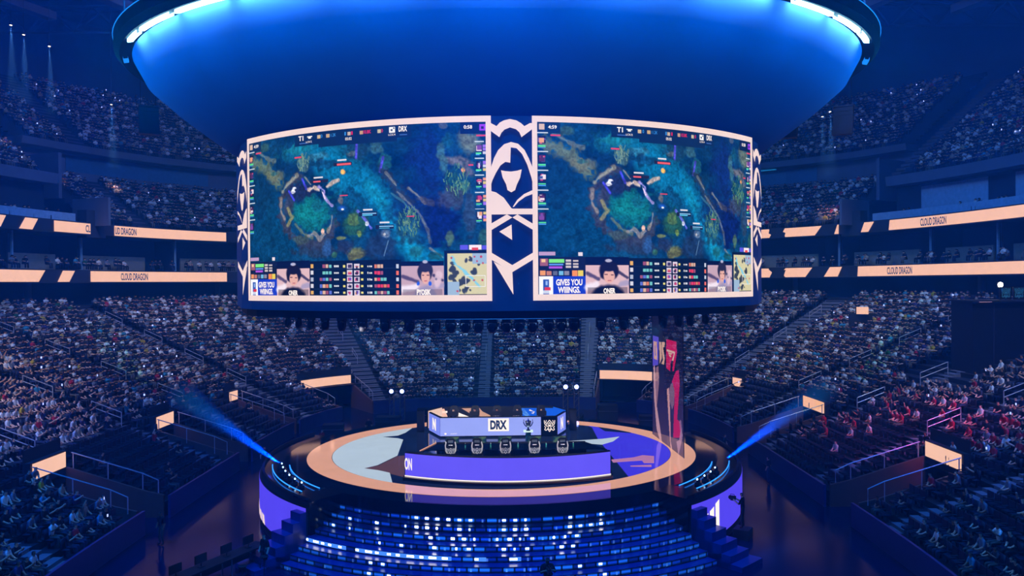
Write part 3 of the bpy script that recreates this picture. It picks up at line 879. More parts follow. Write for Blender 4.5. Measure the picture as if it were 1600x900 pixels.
for (x, y) in ((523, 255), (486, 282)): rect(x, y, x + 28, y + 5, (30, 34, 60)); rect(x + 5, y + 1, x + (27 if x > 500 else 16), y + 4, (226, 92, 96)); rect(x + 6, y - 5, x + 20, y - 3, (215, 215, 225))
for (x, y) in ((561, 332), (587, 352)): rect(x, y, x + 29, y + 6, (24, 34, 60)); rect(x + 6, y + 1, x + 28, y + 3, (130, 190, 235)); rect(x + 6, y + 4, x + 22, y + 5, (90, 200, 240)); rect(x + 7, y - 5, x + 22, y - 3, (215, 215, 225))
for (x, y, w) in ((402, 240, 8), (462, 246, 11), (532, 305, 12), (636, 337, 12), (745, 211, 14), (733, 257, 7)): rect(x, y, x + w, y + 2, (216, 66, 92))
# top bar and clock boxes
x0_, y0_ = S(464, 225); 
def toprect(pa, pb, h, col):
    x0, _ = S(pa, 300); x1, _ = S(pb, 300); m = ((xx >= x0) & (xx < x1) & (yy < h / 265.0 * CH)).astype(float); mixin(m, col)
toprect(463, 645, 20, (12, 40, 82)); toprect(500, 622, 25, (12, 40, 82)); toprect(720, 763, 18, (10, 32, 72)); toprect(391, 410, 17, (14, 44, 80))
def topmark(px, dy, w, h, col):
    x0, _ = S(px, 300); x1, _ = S(px + w, 300); y0 = dy / 265. * CH; y1 = (dy + h) / 265. * CH
    mixin(((xx >= x0) & (xx < x1) & (yy >= y0) & (yy < y1)).astype(float), col)
topmark(482, 5, 8, 2, (235, 235, 235)); topmark(484, 7, 4, 2, (235, 235, 235))
for px, c in ((498, (200, 176, 140)), (512, (190, 160, 120)), (545, (190, 170, 150)), (564, (190, 150, 120)), (592, (190, 180, 150))): topmark(px, 5, 5, 6, c)
topmark(610, 3, 9, 9, (240, 240, 240)); topmark(612, 6, 3, 3, (60, 70, 100)); topmark(616, 4, 2, 2, (60, 70, 100))
topmark(750, 4, 9, 9, (150, 60, 230)); topmark(752.5, 6.5, 4, 4, (40, 20, 90)); topmark(393, 3, 4, 9, (210, 180, 160))
for px in (470, 626): topmark(px, 15, 12, 1.2, (60, 100, 170))
# portraits at both sides
for k, y in enumerate((226, 252, 278, 305, 331)):
    for x, sg in ((744, 1), (392, -1)):
        yv = y + (18 if sg < 0 else 0)
        rect(x - 1, yv - 5, x + 13 * (1 if sg > 0 else .6), yv - 3.6, (200, 215, 225))
        rect(x, yv, x + (10 if sg > 0 else 6), yv + 11, (26, 26, 52)); 
        for q in range(8):
            c = r5.choice([(230, 215, 220), (190, 60, 110), (120, 70, 150), (225, 160, 110), (60, 80, 140), (80, 40, 80)])
            rect(x + r5.uniform(0, 6 if sg > 0 else 3), yv + r5.uniform(0, 8), x + r5.uniform(5, 10) * (1 if sg > 0 else .6), yv + r5.uniform(4, 11), c)
        rect(x, yv + 13, x + (9 if sg > 0 else 6), yv + 15, (90, 225, 140)); rect(x, yv + 15.5, x + 6, yv + 16.5, (80, 160, 240))
        if sg > 0:
            for q in range(3): rect(x + 11.5, yv + q * 5.4, x + 15.5, yv + q * 5.4 + 4.2, r5.choice([(210, 190, 110), (150, 110, 220), (230, 150, 110), (200, 200, 220)]))
# bottom panels
rect(392, 410, 433, 440, (16, 28, 60)); rect(393, 412, 399, 422, (150, 90, 110)); rect(394, 413, 397, 417, (235, 190, 140))
rect(400, 413, 413, 418, (120, 225, 120)); rect(400, 419.5, 412, 421.5, (90, 150, 235)); rect(400, 423, 411, 426, (170, 84, 220))
for i in range(3):
    for j in range(2): rect(414 + j * 7, 413 + i * 4.4, 419 + j * 7, 415.5 + i * 4.4, (200, 190, 190))
for i, c in enumerate([(230, 150, 90), (190, 120, 100), (90, 100, 130), (110, 180, 220), (130, 130, 150)]): rect(393 + i * 5, 429, 397 + i * 5, 435, c)
rect(420, 428, 425, 436, (235, 140, 70)); rect(425.5, 428, 430.5, 436, (225, 200, 80)); rect(392, 403, 405, 408, (180, 150, 190)); rect(426, 402, 430, 407, (220, 210, 220))
rect(392, 437, 434, 470, (24, 58, 190)); rect(392, 437, 403, 470, (238, 240, 248)); rect(395, 441, 400, 462, (44, 84, 170)); rect(396.5, 452, 401, 456, (214, 50, 60)); rect(397, 443, 398.5, 449, (150, 180, 235)); rect(395, 456, 400, 460, (196, 206, 226))
# player pictures
def player(x0, x1, bg, shirt, hair, cx, yt):
    rect(x0, 408.5, x1, 470, (8, 20, 56)); rect(x0, 420 if cx < 500 else 416, x1, 470, bg)
    stroke([(x0 + 2, 432), (cx - 12, 440)], 4, (70, 60, 96), .9, .3); stroke([(x0 + 2, 452), (cx - 14, 448)], 7, (236, 226, 240), .9, .3)
    stroke([(cx + 13, 430), (x1 - 2, 438)], 3, (50, 46, 80), .9, .3); stroke([(cx + 15, 448), (x1 - 2, 446)], 6, (160, 150, 184), .9, .3)
    blob(cx, 466, 21, 21, shirt, 1, 0, .2, .1); blob(cx, yt + 17, 12.5, 17, hair, 1, 0, .15, .1)
    blob(cx + .5, yt + 25, 7.5, 12, (222, 170, 158), 1, 0, .2, .1); blob(cx, yt + 12, 9, 7, hair, 1, 0, .2, .1); blob(cx, yt + 2, 5, 3, (190, 190, 220), .9, 0, .3, .1)
    rect(x0 + 2, 452, x1 - 2, 463.5, tuple(int(q * .45) for q in shirt), .35)
    rect(cx - 5, yt + 22, cx - 1.5, yt + 23.5, (90, 50, 60)); rect(cx + 2.5, yt + 22, cx + 6, yt + 23.5, (90, 50, 60)); rect(cx - 1.5, yt + 31, cx + 3, yt + 32.5, (186, 96, 110))
player(433, 484, (214, 178, 184), (14, 18, 40), (20, 20, 44), 458.5, 411)
player(627, 693, (190, 160, 176), (150, 142, 176), (38, 40, 66), 664, 407)
blob(684, 436, 7, 17, (216, 190, 204), .9, 10, .3, .2); blob(681, 436, 3, 3, (120, 110, 140), 1); blob(653, 443, 3, 4, (40, 90, 220), 1); blob(672, 443, 3, 4, (40, 90, 220), 1)
rect(484, 408, 627, 470, (8, 24, 48)); 
for i in range(5):
    y = 413.5 + i * 10.3
    rect(486, y - .5, 490, y + 5.5, r5.choice([(210, 210, 220), (170, 180, 200), (220, 170, 90)])); rect(619, y - .5, 623, y + 5.5, r5.choice([(230, 110, 90), (190, 200, 220)]))
    for j in range(r5.choice((3, 5, 4))): rect(514 - j * 4.8, y, 518 - j * 4.8, y + 5, r5.choice([(210, 170, 150), (110, 190, 190), (150, 80, 110), (90, 110, 200), (210, 120, 90)]))
    for j in range(r5.choice((3, 4, 5))): rect(585 + j * 4.8, y, 589 + j * 4.8, y + 5, r5.choice([(210, 170, 150), (110, 190, 190), (150, 80, 110), (220, 60, 90), (210, 120, 90)]))
    for k in range(3): rect(522 + k * 2.7, y + 1.2, 523.8 + k * 2.7, y + 3.8, (220, 225, 235)); rect(574 + k * 2.7, y + 1.2, 575.8 + k * 2.7, y + 3.8, (220, 225, 235))
    rect(536, y + 1, 539.5, y + 4.2, (225, 215, 120)); rect(564, y + 1, 567.5, y + 4.2, (225, 215, 120))
    for x in (542.5, 553.5):
        rect(x, y - 1.6, x + 8, y + 6.6, (210, 200, 220)); 
        for q in range(4): rect(x + r5.uniform(.8, 4), y + r5.uniform(-1, 3), x + r5.uniform(4, 7.4), y + r5.uniform(3, 6), r5.choice([(190, 60, 110), (60, 50, 90), (230, 160, 100), (110, 80, 180), (40, 40, 60)]))
    rect(490, y + 7.2, 618, y + 7.6, (24, 48, 78))
# small overview map
rect(694, 391, 763, 470, (10, 28, 60)); rect(699, 396, 759, 460, (206, 200, 158)); r6 = random.Random(9)
for _ in range(46):
    x, y = r6.uniform(704, 753), r6.uniform(401, 455)
    if abs((x - 700) - (y - 396) * .9) < 6 : continue
    blob(x, y, r6.uniform(2.5, 6), r6.uniform(2.5, 6), (52, 62, 74), .95, r6.uniform(0, 90), .3, .8)
rect(738, 396, 759, 412, (150, 178, 205)); rect(699, 440, 717, 461, (150, 178, 205)); stroke([(706, 403), (712, 414), (724, 423), (736, 434), (748, 447)], 2.6, (110, 200, 240), .95)
for x, y in ((751, 401), (745, 408), (754, 411), (741, 401), (705, 403), (714, 455), (753, 438), (740, 438)): blob(x, y, 2, 2, (190, 60, 80), 1)
for y in (430.5, 447.5): rect(727, y, 758, y + .8, (235, 235, 240))
for x in (727, 757.3): rect(x, 430.5, x + .8, 448, (235, 235, 240))
IMG = np.clip(IMG, 0, 255)
FEED = lin_np(IMG)
def feed_mesh(t0, t1):
    u = (np.arange(CW + 1)) / CW; v = (np.arange(CH + 1)) / CH
    # every picture cell gets its own four corners so that colours stay crisp
    th = t0 + (t1 - t0) * u; R_ = RB + 0.045
    X = R_ * np.sin(th); Y = -R_ * np.cos(th); Z = SZ1 + (SZ0 - SZ1) * v
    gx = np.broadcast_to(X, (CH + 1, CW + 1)); gy = np.broadcast_to(Y, (CH + 1, CW + 1)); gz = np.broadcast_to(Z[:, None], (CH + 1, CW + 1))
    V = np.stack([gx, gy, gz - BO.z], -1).reshape(-1, 3)
    i = np.arange(CH)[:, None] * (CW + 1) + np.arange(CW)[None, :]
    Fq = np.stack([i, i + CW + 1, i + CW + 2, i + 1], -1).reshape(-1, 4)
    P = np.zeros((CH + 1, CW + 1, 3)); P[:CH, :CW] = FEED; P[CH, :CW] = FEED[-1]; P[:, CW] = P[:, CW - 1]
    return mesh_np('game_screen', V, Fq, attr_emit('broadcast_picture', 1.15), P.reshape(-1, 3))
for t0, t1 in ((LT0, LT1), (TH_R0 + BW, TH_R1 - BW)):
    o = bpy.data.objects.new('game_screen', feed_mesh(t0, t1)); COL.objects.link(o); o.parent = board
    tag(o, label='curved screen showing a dark teal game map with player pictures along its foot')
    # lettering laid on the picture
    def fm(u, v, t0=t0, t1=t1): return cyl(t0 + (t1 - t0) * u / CW, SZ1 + (SZ0 - SZ1) * v / CH, 0.075)
    led_b = led('led_text_blue', (60, 150, 235)); led_r = led('led_text_red', (240, 40, 90))
    def put(s, pa, pya, pb, pyb, bold=0.03, mat=M_whiteled):
        x0, y0 = S(pa, pya); x1, _ = S(pb, pya); _, y1 = S(pa, pyb); mb = MB()
        text_on(mb, s, fm, x0, y1, x1, y0, bold=bold); shb(mb).build('screen_lettering', mat, o)
    def putt(s, pa, pb, dy0, dy1, bold=0.03, mat=M_whiteled):
        x0, _ = S(pa, 300); x1, _ = S(pb, 300); mb = MB()
        text_on(mb, s, fm, x0, dy1 / 265 * CH, x1, dy0 / 265 * CH, bold=bold); shb(mb).build('screen_lettering', mat, o)
    put('GIVES YOU', 405.5, 440.5, 429.5, 449.5, .035); put('WIIINGS.', 407, 451, 427.5, 460, .035)
    put('ONER', 452, 453.5, 466, 461.5, .045); put('PYOSIK', 651, 452, 673, 461, .045)
    putt('T1', 469.5, 477, 3.5, 11.5); putt('DRX', 625, 638, 2.5, 11); putt('4:59', 400, 407, 5, 10.5, .02); putt('0:58', 726, 739, 5, 10.5, .02)
    putt('05:02', 542, 552, 14, 18.5, .01); putt('LCK/2', 481, 490, 13, 16, 0); putt('LCK/4', 609, 620, 13.5, 16.5, 0)
    putt('0', 504, 506.5, 5, 10.5, .01, led_b); putt('11.2K', 518, 527.5, 5.5, 10.5, .01, led_b); putt('1', 541, 543, 5, 10.5, .03, led_b)
    putt('1', 551.5, 553.5, 5, 10.5, .03, led_r); putt('10.8K', 570, 582, 5, 10.5, .01, led_r); putt('0', 598, 600.5, 5, 10.5, .01, led_r)

# ---- pale line emblem panels : drawn in a unit box 0..1 x 0..1 (y up), as in the middle panel
def emblem(fmap):
    mb = MB(); bk = MB()
    def P(x, y): return fmap(x, y)
    def poly(pts, target=None): 
        (target or mb).add([P(*p) for p in pts], [tuple(range(len(pts)))])
    def band(outer, inner, target=None):
        n = len(outer)
        (target or mb).add([P(*p) for p in outer] + [P(*p) for p in inner], [(i, i + 1, n + i + 1, n + i) for i in range(n - 1)])
    X = lambda x: (x - 78) / (272 - 78); Y = lambda y: 1 - (y - 30) / (870 - 30)
    # crop pixel coordinates of the photographed panel -> unit box
    Q = lambda pts: [(X(a), Y(b)) for a, b in pts]
    # upper scalloped crown
    arc_o = [(105, 78), (120, 62), (140, 52), (168, 46), (198, 52), (220, 64), (236, 78)]
    arc_i = [(118, 128), (128, 108), (142, 94), (168, 84), (196, 92), (212, 106), (222, 128)]
    band(Q(arc_o), Q(arc_i)); poly(Q([(78, 64), (105, 78), (118, 128), (78, 100)])); poly(Q([(236, 78), (262, 64), (272, 64), (272, 92), (222, 128)]))
    # big oval
    oo = [(78, 262), (92, 222), (112, 186), (140, 160), (172, 150), (206, 158), (236, 186), (256, 224), (272, 270)]
    oi = [(78, 330), (98, 290), (120, 262), (142, 244), (168, 240), (168, 240), (168, 240), (168, 240), (168, 240)]
    left_o = [(78, 262), (92, 222), (112, 186), (140, 160), (172, 150)]; left_i = [(84, 322), (100, 290), (122, 256), (145, 240), (168, 244)]
    band(Q(left_o), Q(left_i)); poly(Q([(172, 150), (168, 244), (168, 174)]))
    right_o = [(172, 150), (206, 158), (236, 186), (256, 224), (272, 262)]; right_i = [(168, 174), (198, 178), (224, 204), (248, 252), (268, 312)]
    band(Q(right_o), Q(right_i)); poly(Q([(272, 262), (268, 312), (272, 330)])); poly(Q([(78, 262), (84, 322), (78, 340)]))
    # pale shield in the oval
    poly(Q([(124, 278), (146, 282), (172, 284), (200, 280), (222, 274), (214, 312), (198, 344), (190, 368), (172, 378), (154, 368), (148, 342), (132, 312)]))
    # left wing, right sweep, cross bar
    poly(Q([(78, 372), (100, 378), (136, 402), (172, 450), (178, 452), (178, 478), (78, 478)]))
    band(Q([(178, 444), (200, 412), (232, 386), (272, 368)]), Q([(184, 444), (206, 420), (238, 398), (272, 386)])); poly(Q([(178, 452), (272, 452), (272, 478), (178, 478)]))
    # lower hexagon outline
    band(Q([(150, 478), (78, 518)]), Q([(176, 492), (78, 548)])); band(Q([(200, 478), (272, 520)]), Q([(176, 492), (272, 548)]))
    poly(Q([(114, 556), (172, 524), (174, 594)]))
    band(Q([(78, 652), (174, 708)]), Q([(78, 684), (174, 740)])); band(Q([(174, 708), (272, 652)]), Q([(174, 740), (272, 684)]))
    poly(Q([(86, 692), (174, 736), (178, 842)]))
    return mb
mt0, mt1 = TH_L1, TH_R0
shb(emblem(lambda x, y: cyl(mt0 + (mt1 - mt0) * x, ZB0 + (ZB1 - ZB0) * y, 0.04))).build('emblem_panel', M_frame, board)
for (p, q) in ((pL, qL), (pR, qR)):
    shb(emblem(lambda x, y, p=p, q=q: Vector((p.x + (q.x - p.x) * x, p.y + (q.y - p.y) * x, ZB0 + (ZB1 - .25 - ZB0) * y)) + Vector((math.copysign(.05, p.x), -0.05, 0)))).build('emblem_panel', M_frame, board)
# suspension cables
for a in range(8):
    th = a * PI / 4 + 0.3
    MB().tube([(11 * math.sin(th), 11 * math.cos(th), ZB1 - BO.z), (11 * math.sin(th), 11 * math.cos(th), 50 - BO.z)], 0.06, 5).build('suspension_cable', M_steel, board)

# lower lighting ring with moving heads
RR = 13.4; ZR = 13.3 - 1.57
ringo = thing('lighting_ring', 'thin circular lighting truss with blue edge under the scoreboard', 'lighting truss', (0, 0, ZR))
for r in (RR, RR - 0.5):
    MB().tube([(r * math.cos(2 * PI * i / 96), r * math.sin(2 * PI * i / 96), 0.0) for i in range(97)], 0.06, 6).build('ring_chord', M_black, ringo)
MB().tube([((RR - .25) * math.cos(2 * PI * i / 96), (RR - .25) * math.sin(2 * PI * i / 96), 0.42) for i in range(97)], 0.06, 6).build('ring_chord', M_black, ringo)
web = MB()
for i in range(192):
    a = 2 * PI * i / 192; b = 2 * PI * (i + 1) / 192; r1, r2 = (RR, RR - .5) if i % 2 else (RR - .5, RR)
    web.tube([(r1 * math.cos(a), r1 * math.sin(a), 0), ((RR - .25) * math.cos((a + b) / 2), (RR - .25) * math.sin((a + b) / 2), 0.42), (r2 * math.cos(b), r2 * math.sin(b), 0)], 0.03, 4)
web.build('ring_web', M_black, ringo)
MB().tube([((RR + .09) * math.cos(2 * PI * i / 96), (RR + .09) * math.sin(2 * PI * i / 96), 0.0) for i in range(97)], 0.035, 5).build('blue_edge_strip', M_neon, ringo)
MB().lathe([(RR + .1, .1), (RR + .1, .5), (RR + .02, .5), (RR + .02, .1), (RR + .1, .1)], 96).build('fascia', M_black, ringo)
for a in range(12):
    th = a * PI / 6
    MB().tube([((RR - .25) * math.cos(th), (RR - .25) * math.sin(th), .4), ((RR - .6) * math.cos(th), (RR - .6) * math.sin(th), 1.2)], 0.03, 4).build('hanger', M_black, ringo)
def moving_head(name_loc, yaw, label, group):
    t = thing('moving_head_light', label, 'stage light', name_loc, yaw, group)
    MB().box((0, 0, -0.07), (0.34, 0.26, 0.14)).build('base', M_black, t)
    y = MB()
    for s in (-1, 1): y.box((s * 0.19, 0, -0.26), (0.04, 0.12, 0.3))
    y.box((0, 0, -0.15), (0.42, 0.12, 0.04)); y.build('yoke', M_black, t)
    h = MB(); h.lathe([(0.0, -0.56), (0.13, -0.55), (0.17, -0.44), (0.165, -0.3), (0.12, -0.2), (0.0, -0.18)], 12); h.build('head', M_black, t, smooth=True)
    MB().lathe([(0.0, -0.57), (0.11, -0.565), (0.13, -0.55)], 12).build('lens', M_blackgloss, t)
    return t
mh = None
def px_ring(px):
    r = ray(px, 495); rx, ry = r.x, r.y; R_ = RR - .1
    a = rx * rx + ry * ry; b = 2 * (CAM.x * rx + CAM.y * ry); c = CAM.x ** 2 + CAM.y ** 2 - R_ * R_
    t = (-b - math.sqrt(max(b * b - 4 * a * c, 0))) / (2 * a); return CAM.x + rx * t, CAM.y + ry * t
for px in (450, 467, 486, 508, 534, 566, 602, 640, 680, 704, 727, 747, 769, 791, 811, 832, 857, 877, 897, 939, 974, 1006, 1036, 1060, 1078, 1102):
    x, y = px_ring(px)
    lab = 'black moving head light hanging under the scoreboard lighting ring'
    if mh is None: mh = moving_head((x, y, ZR - 0.03), math.atan2(x, -y), lab, 'moving heads under the scoreboard'); mh.scale = (1.15,) * 3
    else:
        c = copy_tree(mh); c.location = (x, y, ZR - 0.03); c.rotation_euler = (0, 0, math.atan2(x, -y))

# ------------------------------------------------------------------ funnel drape and halo ring above
can = thing('ring_canopy', 'huge dark oval canopy drape widening upward from the scoreboard to the light ring', 'canopy', (0, 0, ZB1 + 0.05))
EY = 0.773   # the ring and drape are oval in plan
can.scale = (1, EY, 1)
prof = [(13.0, 20.25), (15.5, 20.7), (16.8, 21.6), (17.8, 22.3), (19.4, 23.5), (20.9, 24.8), (21.6, 26.1)]
MB().lathe([(r, z - ZB1 - .05) for r, z in prof], 128).build('drape', M_drape, can, smooth=True)
halo = thing('halo_light_ring', 'great circular truss ring carrying bright cyan white light bars', 'light ring', (0, 0, 26.0))
halo.scale = (1, EY, 1)
MB().lathe([(21.6, 0.15), (22.25, 0.1), (22.55, 0.4), (22.55, 1.1), (21.6, 1.1)], 128).build('ring_shell', M_halo, halo)
MB().lathe([(22.57, 1.03), (22.61, 1.06), (22.57, 1.09)], 128).build('rim_line', M_stripdim, halo)
# light bars below the ring: angles measured from the front
def bar(t0, t1, mat, nm, r=21.95, zz=0.0, w=0.26):
    n = max(3, int(abs(t1 - t0) / 0.02)); m = MB()
    for i in range(n + 1):
        t = t0 + (t1 - t0) * i / n
        for rr, z in ((r - w / 2, zz), (r + w / 2, zz - 0.05), (r + w / 2, zz + .14), (r - w / 2, zz + .14)):
            m.v.append((rr * math.sin(t), -rr * math.cos(t), z))
    for i in range(n):
        for k in range(4): m.f.append((4 * i + k, 4 * i + 4 + k, 4 * i + 4 + (k + 1) % 4, 4 * i + (k + 1) % 4)); m.m.append(0)
    return m.build(nm, mat, halo)
def halo_th(px, py):
    best = None
    for k in range(4000):
        t = -PI + 2 * PI * k / 4000; p = Vector((21.95 * math.sin(t), -21.95 * EY * math.cos(t), 26.0)); q = project(p)
        if q is None or -p.y < -14: continue
        e = (q[0] - px) ** 2 + (q[1] - py) ** 2
        if best is None or e < best[0]: best = (e, t)
    return best[1]
for (a, b) in (((205, 66), (218, 52)), ((222.5, 49), (268, 25)), ((277, 21), (349, 1))):
    bar(halo_th(*a), halo_th(*b), M_strip, 'light_bar')
for (a, b) in (((1354, 66), (1343, 52)), ((1340.5, 49), (1307, 25)), ((1300, 21), (1241, 1))):
    bar(halo_th(*a), halo_th(*b), M_strip, 'light_bar')
for k in range(5):
    t0 = halo_th(352, 0) + 0.02 + k * (halo_th(1238, 0) - halo_th(352, 0) - .04) / 5
    bar(t0, t0 + (halo_th(1238, 0) - halo_th(352, 0) - .04) / 5 - 0.03, M_strip, 'light_bar')
bar(halo_th(187, 102), halo_th(188, 92), M_stripdim, 'light_bar'); bar(halo_th(1353, 102), halo_th(1355, 92), M_stripdim, 'light_bar')
for a in range(12):
    th = a * PI / 6 + .2
    MB().tube([(22 * math.sin(th), 22 * math.cos(th), 1.3), (22 * math.sin(th), 22 * math.cos(th), 25)], 0.05, 4).build('hoist_cable', M_steel, halo)
# ------------------------------------------------------------------ round stage
ZS = 2.8
RS = 12.65
stage = thing('stage', 'large round stage with glossy floor, lit floor picture and blue lit front steps', 'stage', (0, 0, 0))
def frontang(t, r, z=0.0): return Vector((r * math.sin(t), -r * math.cos(t), z))
AF = math.radians(40.0)
n = 120
DAX, DAY = 13.3, 11.9     # the deck is a little wider than deep
def rE(t, e=0.0): return 1 / math.sqrt((math.sin(t) / (DAX + e)) ** 2 + (math.cos(t) / (DAY + e)) ** 2)
def sectorE(t0, t1, e0, e1, z0, z1, n=60):
    mb = MB()
    for i in range(n + 1):
        t = t0 + (t1 - t0) * i / n
        for e, z in ((e0, z0), (e1, z0), (e1, z1), (e0, z1)): mb.v.append(tuple(frontang(t, rE(t, e), z)))
    for i in range(n):
        for k in range(4): mb.f.append((4 * i + k, 4 * i + 4 + k, 4 * i + 4 + (k + 1) % 4, 4 * i + (k + 1) % 4)); mb.m.append(0)
    mb.f.append((0, 1, 2, 3)); mb.m.append(0); mb.f.append(tuple(4 * n + k for k in (3, 2, 1, 0))); mb.m.append(0)
    return mb
deck = [tuple(frontang(2 * PI * i / n, rE(2 * PI * i / n))[:2]) for i in range(n)]
MB().prism(deck, ZS - 0.12, ZS).build('deck', M_stage, stage)
MB().prism([(x * .99, y * .99) for x, y in deck], 0, ZS - .121).build('deck_skirt', M_black, stage)
# side shelf with the light trough, behind the curved side screens
def ringsector(t0, t1, r0, r1, z0, z1, n=40):
    mb = MB(); 
    for i in range(n + 1):
        t = t0 + (t1 - t0) * i / n
        for r, z in ((r0, z0), (r1, z0), (r1, z1), (r0, z1)): mb.v.append(tuple(frontang(t, r, z)))
    for i in range(n):
        for k in range(4): mb.f.append((4 * i + k, 4 * i + 4 + k, 4 * i + 4 + (k + 1) % 4, 4 * i + (k + 1) % 4)); mb.m.append(0)
    mb.f.append((0, 1, 2, 3)); mb.m.append(0); mb.f.append(tuple(4 * n + k for k in (3, 2, 1, 0))); mb.m.append(0)
    return mb
for sg in (-1, 1):
    a0, a1 = sg * AF, sg * math.radians(112)
    ringsector(a0, a1, 12.2, 14.35, 0, ZS - 0.06).build('side_shelf', M_blackgloss, stage)
    ringsector(a0, a1, 14.3, 14.42, ZS - .5, ZS + .1).build('side_rim', M_black, stage)
    wall = thing('curved_side_screen', ('left' if sg < 0 else 'right') + ' curved violet screen wrapped round the side of the stage', 'screen', (0, 0, 0))
    ringsector(a0, a1, 14.44, 14.56, 0.0, ZS - 0.3).build('screen_housing', M_black, wall)
    ringsector(a0, a1, 14.565, 14.575, 0.42 if sg > 0 else .42, ZS - 0.34, 60).build('violet_picture', M_violet2, wall)
    if sg < 0:
        mb = MB()
        for i in range(5):
            t = math.radians(-76 + i * 3.4)
            mb.add([frontang(t, 14.6, .44), frontang(t + .045, 14.6, .44), frontang(t + .03, 14.6, .92), frontang(t - .015, 14.6, .92)], [(0, 1, 2, 3)])
        mb.build('peach_stripes', M_frame, wall)
    else:
        mb = MB()
        for i, (hh) in enumerate((0.75, 1.05, 1.25, 1.5)):
            t = math.radians(41.5 + i * 2.3)
            mb.add([frontang(t, 14.6, .6), frontang(t + .03, 14.6, .6), frontang(t + .03, 14.6, .75 + hh), frontang(t, 14.6, .6 + hh)], [(0, 1, 2, 3)])
        mb.build('white_bars', M_whiteled, wall)
    for r, aa, ab, nm in ((12.9, 45.8, 72, 'inner_neon_arc'), (13.85, 46.2, 74, 'outer_neon_arc')):
        pts = [frontang(sg * math.radians(aa + (ab - aa) * i / 40), r, ZS + .06) for i in range(41)]
        MB().tube(pts, 0.028, 5).build(nm, M_neon, stage)
    for i, dg in enumerate((50.5, 54.5, 58.8, 63, 67, 71)):
        if sg > 0 and i > 3: continue
        p = frontang(sg * math.radians(dg), 13.4, ZS - .06)
        t = thing('floor_spotlight', 'small blue lit lamp in the light trough at the stage rim', 'stage light', p, -sg * math.radians(dg), ('left' if sg < 0 else 'right') + ' trough lamps')
        t['label'] = 'small trough lamp on the %s stage rim, %s' % ('left' if sg < 0 else 'right', ('beside the steps', 'second from the steps', 'third from the steps', 'fourth from the steps', 'fifth from the steps', 'farthest from the steps')[i])
        MB().box((0, 0, .06), (.3, .22, .12)).build('lamp_base', M_black, t)
        lh = MB().lathe([(0.001, .36), (.08, .35), (.11, .25), (.09, .12), (0.001, .12)], 10).build('lamp_head', M_black, t)
        MB().sphere((0, -.06, .3), .06, 8).build('lamp_lens', M_lamp, lh)
# floor picture
def F(px, py): return at_z(px, py, ZS)
FE = 0.885
def circ(r, t): return Vector((r * math.sin(t), -r * FE * math.cos(t), ZS))
ro, ri = 12.02, 10.55
mb = MB(); n = 160
for i in range(n):
    t = 2 * PI * i / n
    for r, z in ((ro, ZS + .001), (ro, ZS + .016), (ri, ZS + .016), (ri, ZS + .001)): mb.v.append(tuple(circ(r, t)[:2]) + (z,))
for i in range(n):
    j = (i + 1) % n
    for k in range(3): mb.f.append((4 * i + k, 4 * j + k, 4 * j + k + 1, 4 * i + k + 1)); mb.m.append(0)
mb.build('floor_ring_picture', M_ring_floor, stage)
MB().prism([(ri * .998 * math.sin(2 * PI * i / n), -ri * FE * .998 * math.cos(2 * PI * i / n)) for i in range(n)], ZS + .001, ZS + .008).build('floor_disc_picture', M_dk_floor, stage)
def ang(p): return math.atan2(p.x, -p.y / FE)
def floorpoly(pts, mat, nm, z1=.014): MB().prism([(p.x, p.y) for p in pts], ZS + .008, ZS + z1).build(nm, mat, stage)
def arc(ta, tb, r=ri * .997, n=30): return [circ(r, ta + (tb - ta) * i / n) for i in range(n + 1)]
def circ_hit(px, py, r=ri * .997):
    """where the line of the floor polygon meets the disc edge: nearest edge point to the pixel"""
    p = F(px, py); t = ang(p); return t
tA = circ_hit(604, 757); tB = circ_hit(636, 667)
if tB > 0: tB -= 2 * PI
pale = arc(tA, tB) + [F(634, 676), F(621, 712), F(590, 727), F(569, 732), F(591, 735), F(609, 739)]
floorpoly(pale, M_pale_floor, 'pale_floor_picture')
floorpoly([F(569, 732), F(590, 735.5), F(632, 746), F(632, 712), F(621, 713), F(592, 727.5)], M_brown_floor, 'brown_wedge_picture', .013)
floorpoly([F(598, 683), F(622, 681), F(640, 674), F(640, 690), F(622, 685)], M_dk_floor, 'dark_wedge_picture', .016)
tC = circ_hit(987, 746); tD = circ_hit(925, 664)
if tD < 0: tD += 2 * PI
floorpoly(arc(tC, tD) + [F(925, 668), F(935, 687.5)], M_viol_floor, 'violet_floor_picture')
floorpoly([F(880, 690), F(941, 686), F(968, 682.5), F(958, 690), F(941, 695)], M_pale_floor, 'pale_sliver_picture', .017)
floorpoly([F(955, 718.5), F(958, 723), F(1003, 720), F(1006, 724), F(1022, 724), F(1022, 713), F(1004, 711.5), F(990, 715)], M_pink_floor, 'pink_shape_picture', .017)
floorpoly([F(985, 728), F(1018, 726.5), F(1018, 730), F(985, 729.5)], M_pink_floor, 'pink_shape_picture', .017)
floorpoly([F(930, 664.5), F(958, 667), F(990, 674), F(985, 677), F(945, 674)], M_dk_floor, 'dark_edge_picture', .015)

